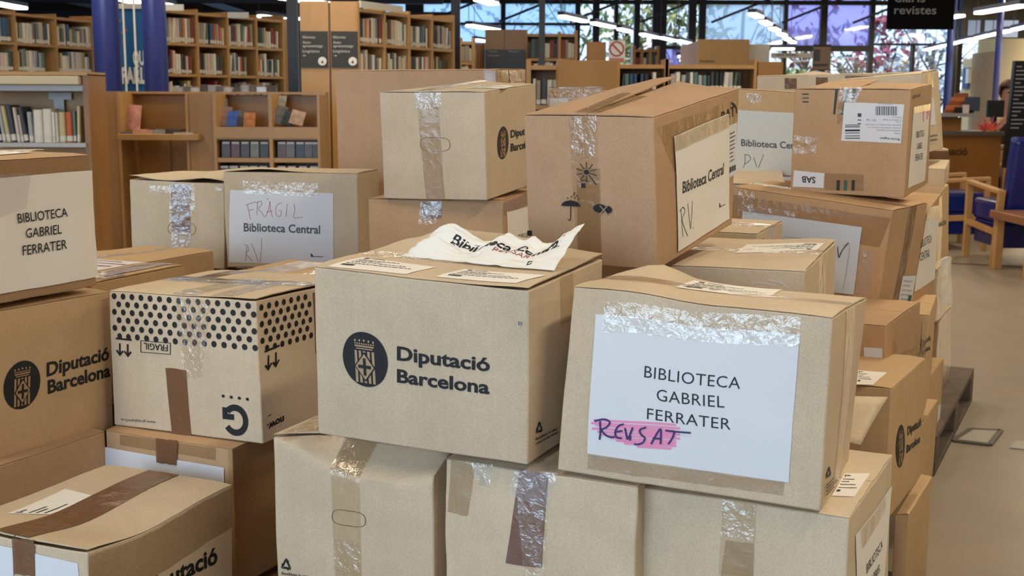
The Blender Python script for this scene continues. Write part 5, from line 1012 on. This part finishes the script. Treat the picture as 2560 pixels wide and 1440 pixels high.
for k in range(5): m=MB(); m.box(xat(2361+k*9,Yd,250),xat(2400+k*8,Yd,250),Yd+.03*k,Yd+.03*k+.03,zc,zc+.035+k*.042); m.build('step',OR if k%2 else plain('rack_brown',(150,80,50),.5),t)
t=thing('monitor','grey flat screen seen from behind on the upper counter','monitor',(xat(2433,Yd),Yd,zc)); m=MB(); m.box(xat(2414,Yd,250),xat(2451,Yd,250),Yd,Yd+.03,zc+.02,pz(237,Yd)); m.build('screen',plain('screen_grey',(64,72,88),.4),t,bevel=.004); m=MB(); m.box(xat(2428,Yd,250),xat(2437,Yd,250),Yd+.0,Yd+.05,zc,zc+.03); m.build('stand',DARK,t)
m=MB(); m.box(xat(2393,Y+.25,270),xat(2406,Y+.25,270),Y+.25,Y+.33,zc,zc+.06); tag(m.build('card_box',DARK),'small black box on the upper counter','box')
m=MB(); m.box(xat(2407,Y+.25,270),xat(2423,Y+.25,270),Y+.25,Y+.28,zc,zc+.085); tag(m.build('leaflet_stand',plain('leaflet',(206,190,184),.6)),'pale leaflet stand on the upper counter','leaflet stand')
zl=pz(324,Y)
t=thing('monitor','black flat screen on the lower desk beside the info totem','monitor',(xat(2490,Y+.3),Y+.3,zl)); m=MB(); m.box(xat(2469,Y+.3,270),xat(2511,Y+.3,270),Y+.3,Y+.34,pz(288,Y+.3),pz(245,Y+.3)); m.build('screen',DARK,t,bevel=.004); m=MB(); m.box(xat(2486,Y+.32,270),xat(2494,Y+.32,270),Y+.32,Y+.35,zl,pz(286,Y+.3)); m.build('stand',DARK,t)
t=thing('cut_paper_ornament','orange spiky cut-paper ornament on the lower desk','ornament',(xat(2472,Y+.1),Y+.1,zl))
for k in range(9):
    a=math.radians(10+k*20); c=V((xat(2474,Y+.1,320),Y+.1+.01*k,zl+.012)); d=V((math.cos(a),0,math.sin(a))); n_=V((-d.z,0,d.x)); L_=.13+.03*(k%2)
    mk('paper_spike',[c-n_*.02,c+d*L_,c+n_*.02,c+V((0,.01,0))],[(0,1,2),(0,3,1),(1,3,2),(0,2,3)],plain('spike_%d'%(k%2),((228,104,48),(214,70,84))[k%2],.7),t)
# info totem
Y=11.4; t=thing('info_totem','tall black information totem with rows of grey text, cut by the right edge','information board',(xat(2560,Y),Y,0))
def lean(px,py): return atY(px,py,Y)
q=[lean(2538,152),lean(2680,152),lean(2660,420),lean(2510,420)]; v=q+[p+V((0,.06,0)) for p in q]; mk('board',v,[(3,2,1,0),(4,5,6,7),(0,1,5,4),(1,2,6,5),(2,3,7,6),(3,0,4,7)],plain('totem_black',(16,16,18),.4),t)
m=MB(); m.box(lean(2515,420).x,lean(2640,420).x,Y-.05,Y+.15,0,.03); m.box(lean(2525,420).x,lean(2540,420).x,Y,Y+.05,.03,lean(2510,420).z+.02); m.build('base',DARK,t)
for k in range(16):
    yy=165+k*10.2; xx=2543-(yy-152)*.105; m=MB(); a=lean(xx,yy); m.box(a.x,a.x+.05+.03*((k*7)%4),Y-.006,Y-.001,a.z-.012,a.z); m.build('printed_line',INKL,t)
# seated member of staff behind the desk
def figure():
    t=thing('person','person seated behind the service desk in dark clothing, mostly hidden by the totem','person',(xat(2521,13.2),13.2,0))
    x=xat(2521,13.2,230); y=13.2; zh=pz(226,13.2)
    pts=[((x,y,.55),.17,.13),((x,y,.8),.15,.11),((x,y,1.02),.18,.11),((x,y,1.12),.06,.06),((x,y,zh-.02),.085,.095),((x,y,zh+.06),.06,.07),((x-.2,y,1.0),.055,.055),((x-.26,y-.08,.78),.045,.045),((x-.16,y-.32,.80),.035,.035),((x-.12,y-.42,.80),.03,.03),((x+.2,y,1.0),.055,.055),((x+.26,y-.08,.78),.045,.045),((x+.18,y-.32,.80),.035,.035),((x-.1,y-.35,.52),.09,.09),((x+.1,y-.35,.52),.09,.09),((x-.1,y-.42,.1),.05,.05),((x+.1,y-.42,.1),.05,.05),((x-.1,y-.56,.05),.04,.035),((x+.1,y-.56,.05),.04,.035)]
    ed=[(0,1),(1,2),(2,3),(3,4),(4,5),(2,6),(6,7),(7,8),(8,9),(2,10),(10,11),(11,12),(0,13),(0,14),(13,15),(14,16),(15,17),(16,18)]
    b0=ORG[t.name]; me=bpy.data.meshes.new('body'); me.from_pydata([tuple(V(p[0])-b0) for p in pts],ed,[]); o=bpy.data.objects.new('body',me); COL.objects.link(o); o.parent=t
    sk=o.modifiers.new('skin','SKIN'); 
    for i,p in enumerate(pts): me.skin_vertices[0].data[i].radius=(p[1],p[2])
    me.skin_vertices[0].data[0].use_root=True
    o.modifiers.new('sub','SUBSURF').levels=2; o.modifiers['sub'].render_levels=2; me.materials.append(plain('skin_tone',(186,140,118),.5))
    sh=MB(); 
    bm=bmesh.new(); bmesh.ops.create_icosphere(bm,subdivisions=3,radius=1); vs=[V((v.co.x*.098,v.co.y*.108+.015,v.co.z*.12)) for v in bm.verts]; fs=[tuple(v.index for v in f.verts) for f in bm.faces if not (f.calc_center_median().y<-.25 and f.calc_center_median().z<.35)]; bm.free()
    mk('hair',[p+V((x,y,zh+.025)) for p in vs],fs,plain('brown_hair',(104,70,58),.6),t,smooth=True)
    bm=bmesh.new(); bmesh.ops.create_uvsphere(bm,u_segments=20,v_segments=12,radius=1); vs=[V((v.co.x*.235*(1-.25*max(0,v.co.z)),v.co.y*.15,v.co.z*.30)) for v in bm.verts]; fs=[tuple(v.index for v in f.verts) for f in bm.faces if f.calc_center_median().z<.86]; bm.free()
    mk('dark_top',[p+V((x,y,.83)) for p in vs],fs,plain('dark_cloth',(38,40,48),.8),t,smooth=True)
    for sx in (-1,1): bm=bmesh.new(); bmesh.ops.create_icosphere(bm,subdivisions=2,radius=.011); vs=[v.co+V((x+sx*.032,y-.088,zh)) for v in bm.verts]; fs=[tuple(v.index for v in f.verts) for f in bm.faces]; bm.free(); mk('eye',vs,fs,INK,t)
figure()
# ---- armchairs and side table
LB=plain('blue_leather',(22,38,118),.32,coat=.2); BEE=wood('beech',(196,150,96),(2,2,2))
def armchair(label,o,ang,grp=None):
    c,s_=math.cos(ang),math.sin(ang); u=V((c,s_,0)); w=V((-s_,c,0)); z=V((0,0,1)); o=V(o)
    t=thing('armchair',label,'armchair',o)
    for sx in (0,1):
        x=.0 if sx==0 else .62
        m=MB(); m.bar(o+u*x+w*0,o+u*x+z*.64+w*.0,.055,.04,w); m.build('leg',BEE,t,.006); m=MB(); m.bar(o+u*x+w*.58,o+u*x+w*.66+z*.60,.055,.04,w); m.build('leg',BEE,t,.006)
        m=MB(); m.bar(o+u*x+w*-.02+z*.63,o+u*x+w*.68+z*.59,.06,.035); m.build('armrest',BEE,t,.008); m=MB(); m.bar(o+u*x+w*0+z*.30,o+u*x+w*.6+z*.27,.03,.05); m.build('side_rail',BEE,t,.004)
    m=MB(); m.obox(o+z*.33,u,w,z,(.04,.58),(-.02,.60),(0,.17)); m.build('seat',LB,t,.03)
    m=MB(); m.obox(o+z*.14,u,w,z,(.05,.57),(.02,.55),(0,.19)); m.build('seat_skirt',LB,t,.01)
    n=(z+w*.22).normalized(); m=MB(); m.obox(o+w*.52+z*.38,u,n.cross(u).normalized()*1,n,(.04,.58),(-.02,.12),(0,.66)); m.build('backrest',LB,t,.03)
    return t
a=atZ(2458,628,0)
armchair('blue leather armchair with pale wooden arms, right beside the pile',(a.x,a.y,0),math.radians(88))
a=atZ(2545,720,0); a=atZ(2500,560,0)
armchair('blue leather armchair behind the nearer one, facing the side table',(a.x,a.y,0),math.radians(92))
a=atZ(2516,600,0)
armchair('blue leather armchair cut by the right edge, its back towards the totem',(xat(2505,9.4,450)+.60,10.0,0),math.pi)
a=atZ(2650,700,0); t=thing('side_table','low pale wooden side table cut by the right edge','table',(a.x-.3,a.y,0)); c=V((a.x+.05,a.y,0))
m=MB(); m.box(c.x-.36,c.x+.5,c.y-.1,c.y+.6,.40,.46); m.build('table_top',wood('table_top',(150,104,74),(2,2,2)),t,.006)
for dx in (-.02,.44):
    for dy in (-.04,.54): m=MB(); m.box(c.x+dx-.30,c.x+dx-.24,c.y+dy,c.y+dy+.06,0,.40); m.build('leg',BEE,t,.004)
# ---- pallet at the right edge
PW=wood('weathered_pallet',(96,82,70),(3,3,3),.8,.3)
a=atZ(2336,1191,0); d=V((math.sin(math.radians(26.6)),math.cos(math.radians(26.6)),0)); s_=V((d.y,-d.x,0))
def pallet(o,label,L_=1.2,W_=.8):
    t=thing('wooden_pallet',label,'pallet',o+V((0,0,0)),'pallets under the boxes')
    for k in range(5): m=MB(); y=-W_+ (W_-.1)*k/4; m.obox(o,d,s_,V((0,0,1)),(0,L_),(y,y+.1 if k not in(2,) else y+.14),(.122,.144)); m.build('deck_board',PW,t,.002)
    for i in range(3):
        m=MB(); x=(L_-.1)*i/2; m.obox(o,d,s_,V((0,0,1)),(x,x+.1),(-W_,0),(.1,.122)); m.build('cross_board',PW,t,.002)
        for j in range(3): m=MB(); y=-W_+(W_-.1)*j/2; m.obox(o,d,s_,V((0,0,1)),(x,x+.145 if i==1 else x+.1),(y,y+.1),(.022,.1)); m.build('block',PW,t,.003)
    for j in range(3): m=MB(); y=-W_+(W_-.1)*j/2; m.obox(o,d,s_,V((0,0,1)),(0,L_),(y,y+.1),(0,.022)); m.build('bottom_board',PW,t,.002)
pallet(V((a.x,a.y,0)),'worn dark wooden pallet showing at the right foot of the pile',L_=1.2)
pallet(V((a.x,a.y,0))-d*2.52+s_*.3,'worn wooden pallet under the nearest right boxes, out of sight'); pallet(V((a.x,a.y,0))-d*2.52-s_*.55,'worn wooden pallet under the nearest centre boxes, out of sight'); pallet(V((a.x,a.y,0))-d*2.52-s_*1.4,'worn wooden pallet under the nearest left boxes, out of sight')
pallet(V((a.x,a.y,0))-d*1.26-s_*.12,'worn wooden pallet hidden under the front right boxes'); pallet(V((a.x,a.y,0))-d*1.3-s_*1.0,'worn wooden pallet hidden under the centre boxes'); pallet(V((a.x,a.y,0))-d*1.3-s_*1.85,'worn wooden pallet hidden under the left boxes'); pallet(V((a.x,a.y,0))-s_*.95,'worn wooden pallet hidden under the back boxes')
# ---- pendant linear lamps
TUBE=plain('lamp_tube',(255,250,240),.4,emit=4); HOUS=plain('lamp_housing',(52,56,70),.4)
ln=[0]
LAMPZ=2.45
def lamp(p,q,label,grp,w=.11,wire=True,power=0):
    t=thing('linear_lamp',label,'lamp',p,grp); d_=(q-p).normalized(); m=MB(); m.bar(p+V((0,0,.035)),q+V((0,0,.035)),w*.9,.05); m.build('housing',HOUS,t)
    m=MB(); m.bar(p+d_*.03-V((0,0,.01)),q-d_*.03-V((0,0,.01)),w,.04); m.build('light_tube',TUBE,t,.012)
    if wire: m=MB(); m.tube(p+V((0,0,.06)),(p.x,p.y,ZC-.02),.006,6); m.build('hanging_wire',DARK,t)
def L2(x0,y0,x1,y1,label,grp,w=.11,z=LAMPZ): lamp(atZ(x0,y0,z),atZ(x1,y1,z),label,grp,w)
G1='pendant lamps at the left'; G2='pendant lamps running from the middle to the windows'; G3='pendant lamps in a row before the big window'; G4='pendant lamps along the right wall'
L2(-60,-2,58,19,'linear pendant lamp at the top left corner',G1,.16); L2(290,-8,358,8,'lamp glimpsed behind the white pipes above the banner',G1,.16); L2(408,9,430,14,'short lamp end right of the second thick column',G1,.14); L2(648,38,716,47,'lamp left of the black post',G1,.12); L2(700,-8,820,7,'lamp above the two wayfinding signs',G1,.14); L2(741,45,750,46,'lamp end right beside the black post',G1,.12)
L2(1172,62,1245,74,'lamp right of the dark blue post, above the oak panels',G2,.14); L2(1186,98,1214,102,'small lamp under the first one right of the dark blue post',G2,.13); L2(1195,-4,1236,8,'lamp cut by the top edge above the middle',G2,.14)
for k,(x0,y0,x1,y1) in enumerate(((1402,39,1462,52),(1482,56,1534,67),(1548,71,1576,78),(1604,84,1643,93),(1652,93,1688,101),(1695,100,1726,108))): L2(x0,y0,x1,y1,'lamp in the row from the grey post to the window, %s'%('first and nearest','second','third','fourth','fifth','last and farthest')[k] if False else 'lamp in the row from the grey post to the window, %s'%(['nearest one','second from the left','third from the left','fourth from the left','fifth from the left','farthest one'][k]),G2,.11)
for k,(x0,y0,x1,y1) in enumerate(((1880,33,1905,44),(1907,52,1927,62),(1930,69,1949,78),(1949,83,1966,90),(1964,94,1977,101),(1977,102,1989,108))): L2(x0,y0,x1-5,y1-2.5,'lamp in the steep row before the big window, %s'%(['nearest one','second from the top','third from the top','fourth from the top','fifth from the top','farthest one'][k]),G3,.13)
for k,(x0,y0,x1,y1) in enumerate(((2312,53,2405,37),(2443,31,2560,12))): L2(x0,y0,x1,y1,'bright long lamp across the black sign, %s'%(['left tube','right tube'][k]),G4,.13)
for k,(x0,y0,x1,y1) in enumerate(((2312,124,2336,119),(2339,118,2364,112),(2367,112,2397,104),(2401,103,2433,96),(2439,95,2475,86),(2482,85,2524,75),(2533,73,2590,60))): L2(x0,y0,x1,y1,'lamp of the long row along the yellow wall, %s'%(['farthest one','second from the far end','third from the far end','fourth from the far end','fifth from the far end','last whole one','nearest one, cut by the edge'][k]),G4,.12)
for k,(x0,y0,x1,y1) in enumerate(((1925,121,1990,121),(1690,140,1708,140),(1695,150,1706,150))): L2(x0,y0,x1,y1,'level lamp far back, %s'%(['right of the folders','upper of the two by the violet pane','lower of the two by the violet pane'][k]),G3,.16,2.2 if k==0 else 2.0)
# ---- roof steel
def beam(p,q,w,h): m=MB(); m.bar(p,q,w,h); trim(m,NAVY)
for Yb in (13.,17,21.,25.): beam(V((X0,Yb,2.95)),V((-1.2,Yb,2.95)),.14,.14); beam(V((X0,Yb,3.5)),V((X1,Yb,3.5)),.12,.12)
for x in (-11,-8.,-5.6,-3.4): beam(V((x,13,3.0)),V((x,30,3.0)),.1,.12)
for k in range(7): beam(V((-1.8+k*1.5,26,2.9)),V((-.3+k*1.5,26,3.5)),.05,.05)
# ---- outside: ground, trees, planting
m=MB(); m.box(-30,35,Y1+.3,70,-.1,0); struct(m.build('ground',plain('outside_ground',(150,150,140),.9)))
def leafmat(name,c1,c2,sc=9):
    m,nt,b=newmat(name); tc=nt.nodes.new('ShaderNodeTexCoord'); n=nd(nt,'ShaderNodeTexNoise',Scale=sc,Detail=5.); nt.links.new(tc.outputs['Object'],n.inputs['Vector'])
    r=nd(nt,'ShaderNodeValToRGB'); r.color_ramp.elements[0].position=.4; r.color_ramp.elements[1].position=.6; r.color_ramp.elements[0].color=lin(c1); r.color_ramp.elements[1].color=lin(c2); nt.links.new(n.outputs['Fac'],r.inputs[0]); nt.links.new(r.outputs[0],b.inputs['Base Color']); b.inputs['Roughness'].default_value=.6; return m
def tree(px,Y,zc,r,mat,label,n=260,trunk=True,sq=1.0,leaf=.16):
    x=xat(px,Y,60); t=thing('tree',label,'tree',(x,Y,0),'trees outside the glass'); rnd=random.Random(int(px)); v=[];f=[]
    for k in range(n):
        a=rnd.random()*6.28; z=rnd.uniform(-1,1); rr_=r*(rnd.random()**.4)*math.sqrt(max(0,1-z*z)); c=V((x+math.cos(a)*rr_,Y+math.sin(a)*rr_*.6,zc+z*r*sq)); s1=leaf*rnd.uniform(.6,1.6)
        d1=V((rnd.uniform(-1,1),rnd.uniform(-1,1),rnd.uniform(-1,1))).normalized(); d2=d1.orthogonal().normalized()
        i=len(v); v+=[c-d1*s1,c+d2*s1*.5,c+d1*s1,c-d2*s1*.5]; f.append((i,i+1,i+2,i+3))
    mk('foliage',v,f,mat,t)
    m=MB(); m.tube((x,Y,0),(x+.1,Y,zc),.11,8,.05)
    for k in range(7): a=k*.9; m.tube((x+.05,Y,zc*.55+.1*k),(x+math.cos(a)*r*.8,Y+math.sin(a)*r*.4,zc+r*.5*math.sin(k*2.)),.035,6,.01)
    m.build('trunk',plain('bark',(84,74,70),.9),t)
LG=leafmat('leaf_green',(84,104,66),(150,166,100)); LY=leafmat('leaf_olive',(110,118,70),(178,176,110)); LR=leafmat('leaf_red',(120,50,66),(178,92,110)); LD=leafmat('leaf_dark',(46,60,60),(88,102,104)); LP=leafmat('leaf_pale',(150,160,170),(196,204,214))
tree(1560,36,3.6,2.2,LG,'green tree outside left of the grey mullions',420); tree(1680,35,3.2,1.7,LY,'olive tree outside behind the row of lamps',420); tree(1850,38,4.0,2.8,LP,'pale tree behind the frosted pane',360); tree(2010,36,3.4,1.6,LR,'reddish tree behind the violet panes',110); tree(2140,37,3.0,1.8,LD,'dark tree behind the right violet pane',150); tree(2215,35,2.6,1.0,LR,'red-leaved tree beside the black ceiling sign',160); tree(2330,36,3.0,1.8,LP,'pale tree behind the long right window',360); tree(1440,40,4.2,2.2,LG,'thin green tree behind the slim grey post',200); tree(1250,42,4.5,2.6,LP,'pale tree far behind the oak end panels',160)
tree(1990,33,1.2,.9,LG,'low green bush outside by the entrance',260,leaf=.1); tree(2110,34,1.4,1.1,LD,'low dark bush outside below the violet pane',300,leaf=.1); tree(2350,33,1.4,1.2,LD,'low dark bush outside behind the blue column',300,leaf=.1); tree(2235,34,1.5,.8,LP,'low pale bush outside below the ceiling sign',120,leaf=.1)
def outbox(name,lab,cat,x0,x1,y0,y1,Yq,col,dep=1.5): m=MB(); m.box(xat(x0,Yq,90),xat(x1,Yq,90),Yq,Yq+dep,0,pz(y0,Yq)); tag(m.build(name,plain('out_%s'%lab[:8],col,.6)),lab,cat)
outbox('building','low white building outside, seen through the violet panes','building',1984,2082,74,150,52,(220,216,200),4); outbox('van','cream van parked outside low behind the glass','vehicle',2228,2285,143,195,45,(226,216,180)); outbox('car','white car parked outside beside the cream van','car',2182,2204,168,200,44,(236,236,230))
# ---- hidden supporting cartons
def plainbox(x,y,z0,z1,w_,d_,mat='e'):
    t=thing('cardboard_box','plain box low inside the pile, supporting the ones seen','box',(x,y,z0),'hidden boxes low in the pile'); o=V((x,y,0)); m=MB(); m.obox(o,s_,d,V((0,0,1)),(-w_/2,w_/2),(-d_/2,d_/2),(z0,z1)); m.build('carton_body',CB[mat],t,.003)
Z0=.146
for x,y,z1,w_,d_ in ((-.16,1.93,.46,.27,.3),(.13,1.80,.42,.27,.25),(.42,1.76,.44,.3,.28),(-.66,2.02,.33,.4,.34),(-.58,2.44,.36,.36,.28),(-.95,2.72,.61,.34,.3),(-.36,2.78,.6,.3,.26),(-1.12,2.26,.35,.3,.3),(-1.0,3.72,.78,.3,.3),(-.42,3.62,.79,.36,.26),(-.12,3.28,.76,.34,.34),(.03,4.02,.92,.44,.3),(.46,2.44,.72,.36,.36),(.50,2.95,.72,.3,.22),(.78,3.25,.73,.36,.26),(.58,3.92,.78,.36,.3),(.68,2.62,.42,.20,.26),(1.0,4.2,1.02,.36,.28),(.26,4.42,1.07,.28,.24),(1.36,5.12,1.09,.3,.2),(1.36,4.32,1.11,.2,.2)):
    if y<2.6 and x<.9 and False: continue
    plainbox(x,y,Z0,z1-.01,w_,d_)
# ------------------------------------------------------------------ light
w=bpy.data.worlds.new('world'); SC.world=w; w.use_nodes=True; bg=w.node_tree.nodes['Background']; bg.inputs[0].default_value=(.66,.82,1,1); bg.inputs[1].default_value=2.0
def area(x,y,z,sx,sy,pw,col,rot=(0,0,0),name='lamp_and_fill_light'):
    l=bpy.data.lights.new(name,'AREA'); l.shape='RECTANGLE'; l.size=sx; l.size_y=sy; l.energy=pw; l.color=col; o=bpy.data.objects.new(name,l); COL.objects.link(o); o.location=(x,y,z); o.rotation_euler=rot; return o
WARM=(1,.84,.62)
k=0
for x,y in ((-1.6,1.2),(1.4,.9),(-1.9,4.2),(1.6,4.0),(4.2,2.5),(3.8,6.5),(-.2,6.8),(-3.6,7.2)):
    area(x,y,3.05,.16,1.5,44 if x>1 and y<3 else 29,WARM,(0,0,-.45)); p=V((x-.3,y-.65,3.12)); q=V((x+.3,y+.65,3.12)); m=MB(); m.bar(p,q,.12,.05); m.tube(p,(p.x,p.y,ZC-.02),.006,6); tag(m.build('linear_lamp',HOUS),'pendant lamp above the pile, outside the picture','lamp','pendant lamps above the pile')
for x,y in ((-4,10.),(-1.5,10.),(2,9.),(6,10.),(9,13.),(-5,15.),(0,14.),(5,15.),(9.5,20.),(3,21.),(9.8,25.),(9.5,16.)): area(x,y,3.3,.3,2.,230 if x>9.2 else 55,WARM); m=MB(); m.box(x-.17,x+.17,y-1.05,y+1.05,3.34,3.42); m.tube((x,y,3.42),(x,y,ZC-.02),.006,6); tag(m.build('linear_lamp',HOUS),'added housing over a fill light high in the hall, above the picture','lamp','added fill lamps above the picture')  # fill lights added to brighten the hall and yellow wall, housings built over them
# daylight through the open glazed side behind the camera
area(-4.2,-4.6,2.3,5.5,3.2,225,(.58,.78,1),(math.radians(84),0,math.radians(-36)),'daylight')

sn=bpy.data.lights.new('sun','SUN'); sn.energy=3.0; sn.angle=.02; sn.color=(1,.95,.85); so=bpy.data.objects.new('sun',sn); COL.objects.link(so); so.rotation_euler=(math.radians(50),0,math.radians(-60)); so.location=(0,40,10)
